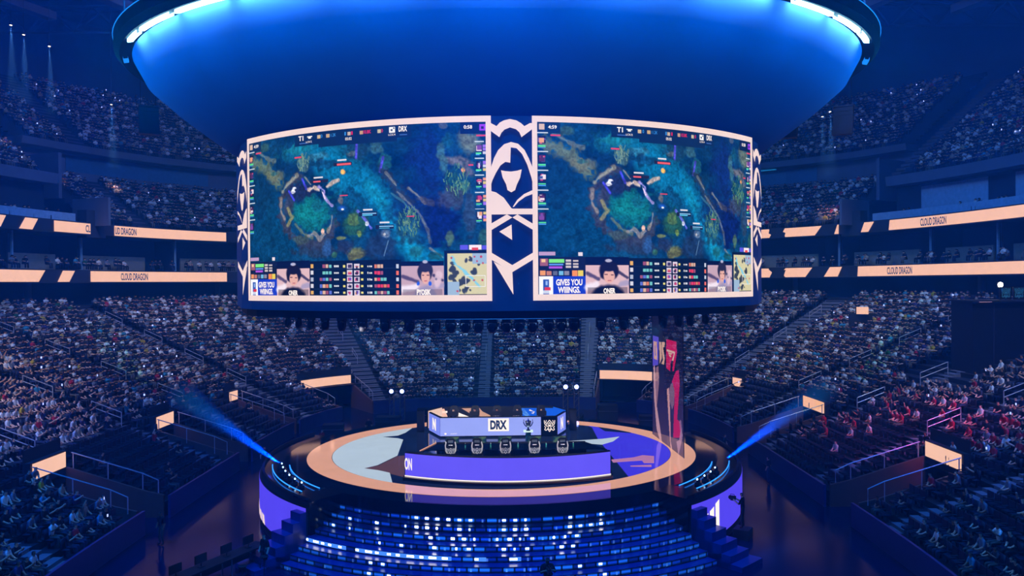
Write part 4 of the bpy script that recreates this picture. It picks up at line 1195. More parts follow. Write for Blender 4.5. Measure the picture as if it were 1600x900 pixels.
# front steps with lit tiles
def rnd_tile(k, x, lvl):
    pass
r9 = np.random.default_rng(21)
def riser(k):
    r = DAY + 0.1 + 0.5 * k; z1 = 2.2 - 0.28 * k; z0 = z1 - 0.28
    aa = AF + math.radians(0.6 if k < 5 else 2.6 + 1.0 * (k - 5))
    tw = 0.52; nt = int(2 * aa * r / tw); sub = 6; vsub = 6
    nx = nt * sub
    cols = np.zeros((vsub, nx, 3))
    vprof = (.10, .5, 1.0, 1.0, .6, .14)
    for i in range(nt):
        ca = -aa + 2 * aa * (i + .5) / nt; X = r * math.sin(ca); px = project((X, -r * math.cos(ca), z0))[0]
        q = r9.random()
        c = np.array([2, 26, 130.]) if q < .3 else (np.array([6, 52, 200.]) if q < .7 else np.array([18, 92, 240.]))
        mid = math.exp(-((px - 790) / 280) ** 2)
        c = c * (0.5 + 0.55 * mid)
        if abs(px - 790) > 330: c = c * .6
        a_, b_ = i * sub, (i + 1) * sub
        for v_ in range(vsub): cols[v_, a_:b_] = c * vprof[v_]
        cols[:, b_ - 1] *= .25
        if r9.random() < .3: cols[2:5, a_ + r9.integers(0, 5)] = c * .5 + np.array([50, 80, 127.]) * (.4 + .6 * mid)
        def dot(o, w, st):
            cols[2:4, o:o + w] = np.array([190, 220, 255.]) * st; cols[1, o:o + w] = np.array([30, 90, 220.]) * .7; cols[4, o:o + w] = np.array([60, 120, 235.])
        if k <= 3:
            pb = math.exp(-((px - 780) / 120) ** 2) * .95 + .14 * (abs(px - 790) < 260)
            if abs(px - 758) < 14 or abs(px - 850) < 16: pb = .1
            if r9.random() < pb: dot(i * sub + 2, 2 if r9.random() < .7 else 1, 2.4 if r9.random() < .5 else 1.2)
        elif k == 4:
            if (480 < px < 705 or 750 < px < 822) and r9.random() < .85:
                cols[1:5, a_:b_] = np.array([60, 120, 235.]) * 1.0; o = i * sub + r9.integers(0, 2); cols[2:4, o:o + r9.integers(2, 5)] = np.array([175, 210, 255.]) * 1.8
        elif r9.random() < .22 and abs(px - 760) < 190: dot(i * sub + r9.integers(1, 3), 2, 1.2)
    V = np.zeros((vsub, nx, 4, 3)); 
    T = -aa + 2 * aa * np.arange(nx + 1) / nx
    for j in range(vsub):
        za = z0 + (z1 - z0) * (vsub - 1 - j) / vsub + .02; zb = z0 + (z1 - z0) * (vsub - j) / vsub + (.02 if j else -.01)
        for c_, (tt, z) in enumerate(((T[:-1], za), (T[1:], za), (T[1:], zb), (T[:-1], zb))):
            re_ = 1 / np.sqrt((np.sin(tt) / (DAX + .112 + .5 * k)) ** 2 + (np.cos(tt) / (DAY + .112 + .5 * k)) ** 2); V[j, :, c_, 0] = re_ * np.sin(tt); V[j, :, c_, 1] = -re_ * np.cos(tt); V[j, :, c_, 2] = z
    V = V.reshape(-1, 3); Fq = np.arange(len(V)).reshape(-1, 4)
    cc = np.repeat(cols.reshape(-1, 3), 4, axis=0)
    ln = lin_np(np.minimum(cc, 255)) * np.maximum(1, cc.max(1, keepdims=True) / 255.0) ** 2
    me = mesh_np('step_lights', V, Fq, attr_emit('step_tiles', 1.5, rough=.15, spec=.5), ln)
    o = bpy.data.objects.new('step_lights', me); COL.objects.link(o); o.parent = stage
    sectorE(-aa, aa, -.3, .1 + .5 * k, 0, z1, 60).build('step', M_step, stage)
for k in range(9):
    if 2.2 - .28 * k > 0.05: riser(k)
sectorE(-AF - .02, AF + .02, -.1, .09, 2.1, ZS - .005, 60).build('front_fascia', M_blackgloss, stage)
# stepped end blocks
for sg in (-1, 1):
    for k, (r1, zt) in enumerate(((14.95, 2.3), (15.35, 1.9), (15.8, 1.45), (16.3, 1.0), (16.8, .6), (17.4, .25))):
        ringsector(sg * (AF - .005), sg * (AF + .05 + .01 * k), 14.6 if k == 0 else 14.6 + .01 * k, r1, 0, zt, 4).build('end_block', M_step, stage)
    ringsector(sg * (AF - .02), sg * (AF + math.radians(5.4)), 12.4, 14.42, ZS - .07, ZS + .02, 6).build('corner_deck', M_blackgloss, stage)

# ------------------------------------------------------------------ front player desk (backs to the camera)
ZP = ZS + 0.2
fd = thing('player_desk', 'long front player desk behind a plain curved violet screen', 'desk', (0.45, -5, ZS))
FO = Vector((0.45, -5, ZS))
def rel(m, o): m.v = [tuple(Vector(q) - o) for q in m.v]; return m
CXF, CYF, RF = 0.45, 3.4, 12.0
def fw(x, r=RF):  # front wall y
    return CYF - math.sqrt(max(0, r * r - (x - CXF) ** 2))
XL, XR = -5.1, 5.95
N_ = 40
def wallstrip(x0, x1, z0, z1, off, nn=N_):
    mb = MB()
    for i in range(nn + 1):
        a = math.asin((x0 + (x1 - x0) * i / nn - CXF) / RF); r = RF + off
        mb.v += [(CXF + r * math.sin(a), CYF - r * math.cos(a), z0), (CXF + r * math.sin(a), CYF - r * math.cos(a), z1)]
    for i in range(nn): mb.f.append((2 * i, 2 * i + 2, 2 * i + 3, 2 * i + 1)); mb.m.append(0)
    return mb
def xa(x, off):
    a = math.asin((x - CXF) / RF); r = RF + off
    return (CXF + r * math.sin(a), CYF - r * math.cos(a))
plat = [xa(XL + (XR - XL) * i / N_, .22) for i in range(N_ + 1)] + [(6.3, -2.4), (-4.6, -2.4)]
rel(MB().prism(plat, ZS + .02, ZP), FO).build('platform', M_blackgloss, fd)
body = [xa(XL + (XR - XL) * i / N_, -.16) for i in range(N_ + 1)]; bodyo = [xa(XL + (XR - XL) * i / N_, 0) for i in range(N_ + 1)]
fwall = rel(MB().prism(bodyo + body[::-1], ZP, ZS + 1.5), FO).build('screen_wall', M_black, fd)
tag(rel(wallstrip(XL + .02, XR - .02, ZP + .06, ZS + 1.44, .015), FO).build('violet_screen', M_violet, fwall), label='plain violet curved screen')
rel(wallstrip(XL, XR, ZP + .0, ZP + .06, .03), FO).build('white_light_line', M_whiteled, fd)
mb = MB(); text_on(mb, 'ON', lambda u, v: Vector(xa(u, .03) + (v,)), XL + .0, ZS + .55, XL + .42, ZS + 1.2, bold=.03); rel(mb, FO).build('white_lettering', M_whiteled, fwall)
top = [(-4.6, -4.75), (-4.0, -4.5), (5.5, -4.4), (6.1, -4.6), (5.1, -2.6), (-3.9, -2.6)]
rel(MB().prism(top, ZP + .72, ZP + .77), FO).build('desk_top', M_blackgloss, fd)
rel(MB().tube([(-4.6, -4.75, ZP + .8), (-3.9, -2.6, ZP + .8)], .03, 4), FO).build('edge_light', M_ring_floor, fd)
rel(MB().box((0.6, -2.62, ZP + .42), (8.9, .06, .82)), FO).build('modesty_panel', M_black, fd)
for x in (-3.6, -1.2, 0.9, 3.0, 5.0):
    rel(MB().box((x, -3.0, ZP + .36), (.08, .7, .72)), FO).build('desk_support', M_black, fd)

# ------------------------------------------------------------------ back player desk (facing the camera)
bd = thing('player_desk', 'back player desk with light blue screen front and white lettered plate', 'desk', (-0.2, 4.5, ZS))
BD = Vector((-0.2, 4.5, ZS))
pA, pB, pC, pD = Vector((-5.23, 5.75, 0)), Vector((-4.24, 3.6, 0)), Vector((3.73, 3.75, 0)), Vector((4.45, 5.65, 0))
ZL0, ZL1 = ZS + .13, ZS + 1.36
rel(MB().prism([(p.x, p.y) for p in (pA, pB, pC, pD, Vector((4.9, 8.0, 0)), Vector((-5.6, 8.0, 0)))], ZS + .02, ZP), BD).build('platform', M_blackgloss, bd)
def seg(p, q, z0, z1, off, mat, nm, a=0., b=1., lab=None):
    d = (q - p); nrm = Vector((d.y, -d.x, 0)).normalized()
    P0 = p + d * a + nrm * off; P1 = p + d * b + nrm * off
    o = rel(MB().add([P0 + Vector((0, 0, z0)), P1 + Vector((0, 0, z0)), P1 + Vector((0, 0, z1)), P0 + Vector((0, 0, z1))], [(0, 1, 2, 3)]), BD).build(nm, mat, bd)
    if lab: o['label'] = lab
    return o
for p, q in ((pA, pB), (pB, pC), (pC, pD)):
    d = q - p; nrm = Vector((d.y, -d.x, 0)).normalized()
    rel(MB().slab([p + Vector((0, 0, ZS + .04)), q + Vector((0, 0, ZS + .04)), q + Vector((0, 0, ZL1 + .06)), p + Vector((0, 0, ZL1 + .06))], -nrm * .14), BD).build('front_wall', M_black, bd)
seg(pA, pB, ZL0, ZL1, .015, M_lilac_d, 'wing_screen', 0.0, 1.0, 'left wing screen in periwinkle blue')
kx = (2.63 - pB.x) / (pC.x - pB.x)
seg(pB, pC, ZL0, ZL1, .015, M_lilac, 'front_screen', 0.0, kx, 'long light blue front screen')
seg(pB, pC, ZL0 - .1, ZL1 + .03, .02, M_blackgloss, 'dark_panel', kx + .002, 1.0, 'black panel with a white crest')
seg(pC, pD, ZL0, ZL1, .015, M_lilac_d, 'wing_screen', 0.05, 1.0, 'right wing screen in periwinkle blue')
def fmseg(p, q, off):
    d = q - p; nrm = Vector((d.y, -d.x, 0)).normalized()
    return lambda u, v: p + d * u + nrm * off + Vector((0, 0, v))
fB = fmseg(pB, pC, .05)
u_of = lambda px: (((px - 800) / F_PX * 51.2 + .73) - pB.x) / (pC.x - pB.x)
ua, ub = u_of(761), u_of(793.5)
plate = seg(pB, pC, ZL0 + .30, ZL0 + 1.17, .03, M_whiteled, 'name_plate', ua, ub, 'white plate with dark lettering')
mb = MB(); text_on(mb, 'DRX', fB, ua + .018, ZL0 + .42, ub - .018, ZL0 + 1.05, bold=.05); rel(mb, BD).build('plate_lettering', M_navytext, plate)
mb = MB(); text_on(mb, 'N', fmseg(pA, pB, .04), .36, ZL0 + .22, .66, ZL0 + 1.04, bold=.06); rel(mb, BD).build('wing_lettering', M_whiteled, bd)
mb = MB(); text_on(mb, 'N', fmseg(pC, pD, .04), .38, ZL0 + .22, .66, ZL0 + 1.04, bold=.06); rel(mb, BD).build('wing_lettering', M_whiteled, bd)
mb = MB(); text_on(mb, 'LOL ESPORTS', fB, .088, ZL0 + .13, .142, ZL0 + .2, bold=0); mb.add([fB(.045 + .01 * math.cos(a * PI / 4), ZL0 + .16 + .07 * math.sin(a * PI / 4)) for a in range(8)], [tuple(range(8))]); rel(mb, BD).build('small_lettering', M_whiteled, bd)
# crest on the dark panel
def crest(fm, cx, cz, w, h):
    """open ornate crest: W shaped crown, diamond, side scrolls"""
    mb = MB()
    def P(x, y): return fm(cx + x * w / 2, cz + y * h / 2)
    def line(pts, t):
        for (x0, y0), (x1, y1) in zip(pts[:-1], pts[1:]):
            dx, dy = x1 - x0, y1 - y0; L_ = math.hypot(dx, dy); nx, ny = -dy / L_ * t, dx / L_ * t
            mb.add([P(x0 + nx, y0 + ny), P(x1 + nx, y1 + ny), P(x1 - nx, y1 - ny), P(x0 - nx, y0 - ny)], [(0, 1, 2, 3)])
    for s in (-1, 1):
        line([(s * .95, .95), (s * .9, .4), (s * .6, .05), (s * .35, .6), (0, .98)], .055)
        line([(s * .55, .95), (s * .75, .55), (s * .5, .45)], .05); line([(s * .9, .0), (s * .7, -.3), (s * .9, -.6), (s * .6, -.75), (s * .35, -.45), (0, -.95)], .055)
        line([(s * .55, -.1), (0, .15), (s * .3, -.4), (0, -.6)], .05); line([(0, .6), (s * .22, .3), (0, .0)], .05)
    return mb
rel(crest(lambda a, b: fB(a, b), (kx + 1.0) / 2 + .005, ZL0 + .62, .095, .82), BD).build('crest', M_whiteled, bd)
# desk top
inn = [(pA.x + .05, pA.y), (pB.x + .05, pB.y + .08), (pC.x - .05, pC.y + .08), (pD.x - .05, pD.y), (3.9, 5.65), (3.2, 4.75), (-3.6, 4.65), (-4.5, 5.75)]
rel(MB().prism(inn, ZP + .86, ZP + .92), BD).build('desk_top', M_blackgloss, bd)
# low back wall with lit pictures
bw = thing('back_screen_wall', 'low screen wall behind the back players with peach, white and blue picture', 'screen', (-0.3, 7.5, ZS))
BW_ = Vector((-0.3, 7.5, ZS))
wl = [Vector((-5.35, 6.1, 0)), Vector((-4.5, 7.6, 0)), Vector((3.7, 7.6, 0)), Vector((4.5, 6.0, 0))]
ZW1 = 4.28
for p, q in zip(wl[:-1], wl[1:]):
    d = q - p; nrm = Vector((d.y, -d.x, 0)).normalized()
    rel(MB().slab([p + Vector((0, 0, ZP)), q + Vector((0, 0, ZP)), q + Vector((0, 0, ZW1)), p + Vector((0, 0, ZW1))], -nrm * .12), BW_).build('wall_panel', M_black, bw)
def wp(pts, mat, nm):
    rel(MB().add([at_y(a, b, 7.57) for a, b in pts], [tuple(range(len(pts)))]), BW_).build(nm, mat, bw)
wp([(685, 640.2), (685, 660), (702, 660), (699, 650), (694, 638.5)], M_peach, 'peach_picture')
wp([(702, 652), (735, 652), (716, 644.5), (705, 643)], M_whiteled, 'white_picture')
wp([(686, 643), (699, 642), (699, 645), (686, 646)], M_whiteled, 'white_picture')
wp([(721, 638), (749, 637.5), (754, 643), (766, 649), (768, 655), (737, 655), (733, 645)], led('led_tan', (205, 158, 132)), 'tan_picture')
wp([(812, 637.5), (867, 637.5), (867, 655), (818, 655)], led('led_azure', (14, 92, 228)), 'blue_picture')
wp([(818, 637.5), (828, 650), (826, 654), (816, 646), (813, 638)], led('led_sky', (120, 190, 250)), 'sky_picture')
wp([(827, 639.5), (836, 643), (833, 647), (830, 645.5), (834, 643.6), (827, 641.5)], M_whiteled, 'white_letter_picture')
p, q = wl[2], wl[3]
rel(MB().add([p + Vector((-.02, -.03, ZP)), q + Vector((-.02, -.03, ZP)), q + Vector((-.02, -.03, ZW1 - .05)), p + Vector((-.02, -.03, ZW1 - .05))], [(0, 1, 2, 3)]), BW_).build('blue_picture', led('led_azure', (14, 92, 228)), bw)
p, q = wl[0], wl[1]
rel(MB().add([p + Vector((.02, -.03, ZP)), q + Vector((.02, -.03, ZP)), q + Vector((.02, -.03, ZW1 - .05)), p + Vector((.02, -.03, ZW1 - .05))], [(0, 1, 2, 3)]), BW_).build('peach_picture', led('led_peach_pale', (232, 200, 182)), bw)
for (x, y, lab) in ((-5.85, 5.9, 'black loudspeaker column left of the back player desk'), (5.0, 6.0, 'black loudspeaker column right of the back player desk')):
    t = thing('loudspeaker_column', lab, 'loudspeaker', (x, y, ZS + .02))
    MB().box((0, 0, .75), (.5, .5, 1.5)).build('cabinet', M_black, t)
    MB().box((0, -.26, .75), (.42, .02, 1.3)).build('grille', M_dark, t)

# ------------------------------------------------------------------ trophy on its pedestal
tp = at_z(825.5, 694, ZS)
ped = thing('trophy_pedestal', 'dark glassy pedestal with white lit top plate between the two player desks', 'pedestal', (tp.x, tp.y, ZS + .017))
MB().lathe([(0.001, 0), (.27, 0), (.27, .06), (.2, .09), (.17, .8), (0.001, .8)], 8).build('column', pbr('teal_glass', (16, 60, 90), .1, spec=.7), ped)
MB().box((0, 0, .84), (.62, .5, .07)).build('top_plate', led('plate_white', (215, 250, 250), 1.0), ped)
cup = thing('trophy_cup', 'silver and blue two handled trophy cup standing on the pedestal', 'trophy', (tp.x, tp.y, ZS + .017 + .875))
M_cup = pbr('cup_silver', (190, 200, 225), .2, .9); M_cupb = pbr('cup_blue', (50, 60, 150), .25, .7)
MB().lathe([(0.001, 0), (.14, 0), (.13, .05), (.07, .08), (.055, .2), (0.001, .2)], 12).build('foot', pbr('cup_foot', (30, 50, 90), .3, .6), cup)
MB().lathe([(.04, .2), (.12, .3), (.17, .42), (.2, .56), (.2, .62), (.17, .6), (.001, .5)], 14).build('bowl', M_cup, cup, smooth=True)
for s in (-1, 1):
    MB().tube([(s * .1, 0, .24), (s * .22, 0, .36), (s * .3, 0, .52), (s * .29, 0, .72), (s * .24, 0, .66)], [.03, .035, .035, .025, .01], 6).build('handle', M_cupb, cup, smooth=True)
MB().lathe([(.001, .5), (.05, .55), (.07, .68), (.03, .76), (0.001, .8)], 8).build('finial', M_cupb, cup)

# ------------------------------------------------------------------ hanging translucent banner
q0 = at_z(1020, 679, ZS); q1 = at_z(1068.7, 717, ZS)
BZ0, BZ1 = ZS + .03, 11.55
bn = thing('hanging_banner', 'tall translucent banner screen with violet and red pictures on the right of the stage', 'banner', (q0.x, q0.y, BZ0))
NXB, NZB = 96, 260
def bpt(u, v): return Vector((q0.x + (q1.x - q0.x) * u, q0.y + (q1.y - q0.y) * u, BZ0 + (BZ1 - BZ0) * v))
U = (np.arange(NXB + 1)) / NXB; Vv = np.arange(NZB + 1) / NZB
GX = q0.x + (q1.x - q0.x) * U; GY = q0.y + (q1.y - q0.y) * U; GZ = BZ0 + (BZ1 - BZ0) * Vv
PX = np.stack([np.broadcast_to(GX, (NZB + 1, NXB + 1)), np.broadcast_to(GY, (NZB + 1, NXB + 1)), np.broadcast_to(GZ[:, None], (NZB + 1, NXB + 1))], -1).reshape(-1, 3)
bx_, by_, _d = proj_np(PX)
art = np.zeros((len(PX), 3)) + np.array([40, 34, 66.]); 
low = np.clip((by_ - 560) / 80, 0, 1)[:, None]
art = np.array([18, 16, 40.]) * (1 - low) + np.array([48, 40, 84.]) * low
def inpoly(pts):
    m = np.zeros(len(bx_), bool); j = len(pts) - 1
    for i in range(len(pts)):
        xi, yi = pts[i]; xj, yj = pts[j]
        c = ((yi > by_) != (yj > by_)) & (bx_ < (xj - xi) * (by_ - yi) / (yj - yi + 1e-9) + xi); m ^= c; j = i
    return m
def bp(pts, col, k=1.0):
    global art
    m = inpoly(pts)[:, None] * k; art = art * (1 - m) + np.array(col, float) * m
bp([(1020, 524), (1029.3, 527), (1028.5, 570), (1020, 572)], (96, 82, 225)); bp([(1021, 533), (1026.5, 534), (1027, 563), (1021.5, 560)], (222, 172, 160)); bp([(1023.2, 540), (1024, 540), (1024.6, 556), (1023.6, 556)], (96, 82, 225))
bp([(1030, 534), (1033, 534.5), (1034, 560), (1031, 568)], (226, 180, 160)); bp([(1034, 534), (1038.5, 535), (1038.5, 542), (1036, 543), (1038.5, 560), (1037.5, 570), (1033.5, 568), (1036, 562), (1034, 550)], (226, 180, 160))
bp([(1041, 529.5), (1057, 534), (1057.5, 552), (1053, 580), (1050.5, 580), (1052, 560), (1048, 566), (1047, 580), (1041, 575)], (205, 22, 88))
bp([(1041.5, 545.5), (1054.5, 549.5), (1054.3, 552.5), (1042, 548.5)], (228, 190, 180)); bp([(1044, 550.5), (1051, 552.5), (1048.5, 554.5), (1044.5, 552.5)], (228, 190, 180)); bp([(1045, 554), (1049.5, 556), (1048, 558.5), (1046, 557)], (228, 190, 180)); bp([(1053.6, 550), (1055, 550), (1052, 564), (1050, 563)], (228, 190, 180))
bp([(1050, 596), (1056, 580), (1060.5, 578), (1062, 600), (1058, 655), (1063, 660), (1064, 684), (1052, 684), (1053, 650), (1054, 620), (1050, 612)], (198, 26, 96))
bp([(1045, 612), (1048, 600), (1051, 598), (1054, 612), (1053, 632), (1050, 640), (1046, 626)], (128, 100, 130)); bp([(1042, 608), (1045, 606), (1047, 640), (1048, 690), (1051, 705), (1048, 703), (1045, 660)], (214, 160, 165)); bp([(1021, 574), (1023, 570), (1027, 640), (1033, 680), (1034, 690), (1031, 688), (1026, 670), (1022, 620)], (206, 160, 175))
bp([(1025, 574), (1029, 572), (1029.5, 600), (1026, 640), (1024, 600)], (150, 110, 130)); bp([(1057, 690), (1061, 688), (1064, 668), (1066.5, 680), (1065, 690), (1060, 712)], (196, 150, 178), .8); bp([(1061, 658), (1064, 656), (1066, 672), (1065, 690)], (170, 130, 170), .7)
bp([(1030, 504), (1033, 505), (1035, 504), (1036, 512), (1035, 504), (1041, 504), (1040, 508), (1030, 506)], (226, 170, 170), .8); bp([(1040, 490), (1041, 490), (1041, 505), (1039, 508)], (206, 150, 160), .8)
ii = np.arange(NZB)[:, None] * (NXB + 1) + np.arange(NXB)[None, :]
Fq = np.stack([ii, ii + 1, ii + NXB + 2, ii + NXB + 1], -1).reshape(-1, 4)
me = mesh_np('banner_screen', PX - np.array([q0.x, q0.y, BZ0]), Fq, attr_emit('banner_picture', .85, alpha=.82, spec=.1), lin_np(art))
o = bpy.data.objects.new('mesh_screen', me); COL.objects.link(o); o.parent = bn
for u in (0, 1):
    a, b = bpt(u, 0) - Vector((q0.x, q0.y, BZ0)), bpt(u, 1) - Vector((q0.x, q0.y, BZ0))
    MB().tube([a, b], .025, 4).build('edge_cable', M_black, bn)
MB().tube([bpt(0, 1) - Vector((q0.x, q0.y, BZ0)), bpt(1, 1) - Vector((q0.x, q0.y, BZ0))], .06, 5).build('top_bar', M_black, bn)
# ------------------------------------------------------------------ people
def skin_body(name, J, bones, rad, cls, mats, sub=1):
    """one continuous figure grown over a skeleton; faces take the material of the nearest bone's class"""
    names = list(J); idx = {k: i for i, k in enumerate(names)}
    me = bpy.data.meshes.new(name); me.from_pydata([J[k] for k in names], [(idx[a], idx[b]) for a, b in bones], [])
    ob = bpy.data.objects.new(name, me); COL.objects.link(ob)
    sk = ob.modifiers.new('s', 'SKIN'); sk.use_smooth_shade = True; sk.branch_smoothing = 0.3
    for i, k in enumerate(names):
        r = rad[k]; me.skin_vertices[0].data[i].radius = r if isinstance(r, tuple) else (r, r)
        me.skin_vertices[0].data[i].use_root = (k == 'pelvis')
    ss = ob.modifiers.new('u', 'SUBSURF'); ss.levels = sub; ss.render_levels = sub
    dg = bpy.context.evaluated_depsgraph_get(); dg.update()
    out = bpy.data.meshes.new_from_object(ob.evaluated_get(dg))
    bpy.data.objects.remove(ob); bpy.data.meshes.remove(me)
    out.name = name; out.materials.clear()
    for m in mats: out.materials.append(m)
    segs = [(np.array(J[a]), np.array(J[b]), cls.get((a, b), 1)) for a, b in bones]
    n = len(out.polygons); C = np.zeros(n * 3); out.polygons.foreach_get('center', C); C = C.reshape(-1, 3)
    best = np.full(n, 1e9); mi = np.zeros(n, int)
    for a, b, c in segs:
        d = b - a; L2 = d @ d + 1e-9; t = np.clip(((C - a) @ d) / L2, 0, 1); q = np.linalg.norm(C - a - t[:, None] * d, axis=1)
        k = q < best; best[k] = q[k]; mi[k] = c
    hd = np.array(J['head']); 
    hv = C - hd
    hair = (mi == 0) & (np.linalg.norm(hv, axis=1) < .22) & ((hv[:, 2] > .045) | ((hv[:, 1] < -.02) & (hv[:, 2] > -.06)))
    mi[hair] = 3
    out.polygons.foreach_set('material_index', mi.astype(np.int32)); out.polygons.foreach_set('use_smooth', np.ones(n, bool)); out.update()
    return out
BONES = [('pelvis', 'spine'), ('spine', 'chest'), ('chest', 'neck'), ('neck', 'head'), ('head', 'crown')]
for s in 'LR': BONES += [('chest', 'sh' + s), ('sh' + s, 'el' + s), ('el' + s, 'wr' + s), ('wr' + s, 'ha' + s), ('pelvis', 'hi' + s), ('hi' + s, 'kn' + s), ('kn' + s, 'an' + s), ('an' + s, 'to' + s)]
RAD = dict(pelvis=(.15, .11), spine=(.14, .1), chest=(.16, .11), neck=.055, head=(.085, .095), crown=(.07, .08))
for s in 'LR': RAD.update({'sh' + s: .07, 'el' + s: .056, 'wr' + s: .04, 'ha' + s: .042, 'hi' + s: .09, 'kn' + s: .06, 'an' + s: .042, 'to' + s: .035})
CLS = {('neck', 'head'): 0, ('head', 'crown'): 0}
for s in 'LR': CLS.update({('el' + s, 'wr' + s): 0, ('wr' + s, 'ha' + s): 0, ('pelvis', 'hi' + s): 2, ('hi' + s, 'kn' + s): 2, ('kn' + s, 'an' + s): 2, ('an' + s, 'to' + s): 3})
def seated(arms='lap', lean=0.0, sleeves=False):
    J = dict(pelvis=(0, 0, .54), spine=(0, .01 + lean * .3, .78), chest=(0, .03 + lean * .7, .98), neck=(0, .04 + lean * .9, 1.12), head=(0, .06 + lean, 1.22), crown=(0, .055 + lean, 1.31))
    for s, g in (('L', -1), ('R', 1)):
        J['sh' + s] = (g * .18, .02 + lean * .7, 1.04)
        if arms == 'lap': J['el' + s] = (g * .22, .08 + lean * .5, .8); J['wr' + s] = (g * .12, .27, .68); J['ha' + s] = (g * .06, .36, .69)
        elif arms == 'clap': J['el' + s] = (g * .24, .14 + lean, .86); J['wr' + s] = (g * .07, .34 + lean, 1.0); J['ha' + s] = (g * .035, .38 + lean, 1.08)
        elif arms == 'up': 
            if g > 0: J['el' + s] = (g * .3, .1, 1.2); J['wr' + s] = (g * .24, .18, 1.42); J['ha' + s] = (g * .22, .2, 1.5)
            else: J['el' + s] = (g * .25, .08, .8); J['wr' + s] = (g * .12, .3, .69); J['ha' + s] = (g * .06, .36, .69)
        elif arms == 'desk': J['el' + s] = (g * .26, .18, .82); J['wr' + s] = (g * .2, .42, .8); J['ha' + s] = (g * .18, .5, .8)
        J['hi' + s] = (g * .1, .04, .52); J['kn' + s] = (g * .13, .46, .53); J['an' + s] = (g * .13, .44, .1); J['to' + s] = (g * .13, .58, .045)
    return J
M_shoe = pbr('dark_shoe', (24, 24, 30), .5)
PM = [M_skin, M_cloth, M_pants, M_hair]
POSES = {k: skin_body('person', seated(a, l), BONES, RAD, CLS, PM) for k, (a, l) in
         {'hands in lap': ('lap', 0.0), 'leaning forward': ('lap', .14), 'clapping': ('clap', .03), 'one arm raised': ('up', 0.0)}.items()}

# a simpler seated figure for the far crowd
def low_person():
    V = []; Q = []; C = []
    def ring(pts, c): 
        V.extend(pts); C.extend([c] * len(pts))
    def boxy(c0, c1, w0, d0, w1, d1, c):
        o = len(V)
        for (cx, cy, cz), w, d in ((c0, w0, d0), (c1, w1, d1)):
            V.extend([(cx - w, cy - d, cz), (cx + w, cy - d, cz), (cx + w, cy + d, cz), (cx - w, cy + d, cz)]); C.extend([c] * 4)
        Q.extend([(o, o + 1, o + 5, o + 4), (o + 1, o + 2, o + 6, o + 5), (o + 2, o + 3, o + 7, o + 6), (o + 3, o, o + 4, o + 7), (o + 4, o + 5, o + 6, o + 7), (o + 3, o + 2, o + 1, o)])
    boxy((0, .0, .46), (0, .02, .8), .15, .1, .17, .11, 1); boxy((0, .02, .8), (0, .03, 1.04), .17, .11, .2, .09, 1); boxy((0, .03, 1.04), (0, .04, 1.12), .13, .07, .05, .05, 1)
    boxy((0, .06, 1.1), (0, .07, 1.2), .06, .07, .085, .09, 0); boxy((0, .05, 1.2), (0, .05, 1.3), .09, .1, .055, .065, 3); boxy((0, -.03, 1.13), (0, -.03, 1.22), .075, .04, .09, .05, 3)
    def limb(a, b, r, c):
        a, b = np.array(a), np.array(b); d = (b - a) / np.linalg.norm(b - a); u = np.cross(d, (0.1, 0, 1.)); u /= np.linalg.norm(u); w = np.cross(d, u); o = len(V)
        for p in (a, b):
            for k1, k2 in ((-1, -1), (1, -1), (1, 1), (-1, 1)): V.append(tuple(p + u * r * k1 + w * r * k2)); C.append(c)
        Q.extend([(o, o + 1, o + 5, o + 4), (o + 1, o + 2, o + 6, o + 5), (o + 2, o + 3, o + 7, o + 6), (o + 3, o, o + 4, o + 7), (o + 4, o + 5, o + 6, o + 7), (o + 3, o + 2, o + 1, o)])
    for g in (-1, 1):
        limb((g * .2, .02, 1.02), (g * .25, .1, .78), .05, 1); limb((g * .25, .1, .78), (g * .1, .33, .72), .036, 0)
        limb((g * .1, .02, .52), (g * .13, .46, .54), .075, 2); limb((g * .13, .45, .5), (g * .13, .45, .08), .055, 2)
    return np.array(V), np.array(Q), np.array(C)
LV, LQ, LC = low_person()
SHIRTS = [((232, 228, 224), 'white'), ((205, 205, 210), 'silver'), ((120, 126, 140), 'grey'), ((30, 32, 40), 'black'), ((26, 36, 70), 'navy'), ((176, 160, 140), 'beige'),
          ((60, 140, 170), 'teal'), ((200, 170, 50), 'yellow'), ((190, 40, 60), 'red'), ((70, 60, 110), 'purple'), ((40, 90, 60), 'green'), ((60, 60, 70), 'charcoal')]
SW = np.array([.115, .065, .08, .39, .12, .05, .03, .010, .014, .02, .012, .10]); SW = SW / SW.sum()
SK = np.array([(224, 172, 140), (198, 142, 112), (236, 188, 160), (160, 108, 82)]); HR = np.array([(20, 16, 16), (36, 26, 22), (70, 48, 34), (14, 12, 14)]); PT = np.array([(24, 28, 44), (40, 44, 60), (18, 18, 22), (100, 94, 88), (34, 46, 80)])

# seat places of all tiers
rg = np.random.default_rng(5)
places = []   # s, w, z, tier, row
def add_row(w, z, tier, row, a, b, voms=False, aisles=AISLES):
    s = a
    x, y, nx, ny = curve(np.array([a, b]))
    while s < b:
        # spacing along the offset row: widen with the corner curvature
        p0 = bowl(s, w, 0); p1 = bowl(s + .05, w, 0); k = max(.05, (p1 - p0).length) / .05
        s += .56 / k
        if voms and (in_vom(s, w, .5)): continue
        if any(abs(s - a_) < (.62 if tier == 0 else .27) + .28 / k for a_ in aisles): continue
        places.append((s, w, z, tier, row))
for i in range(ROWS): add_row(i * RUN + .5, row_z(i), 0, i, -SMAX, SMAX, True)
for i in range(MROWS): add_row(WR + .3 + i * MRUN + .45, mid_z(i), 1, i, SNL + .8, SNR - .8, False, UAIS)
for i in range(20): add_row(UPF[0] + i * URUN + .45, UPF[1] + i * UR, 2, i, SNL + .6, SNR - .6, False, UAIS)
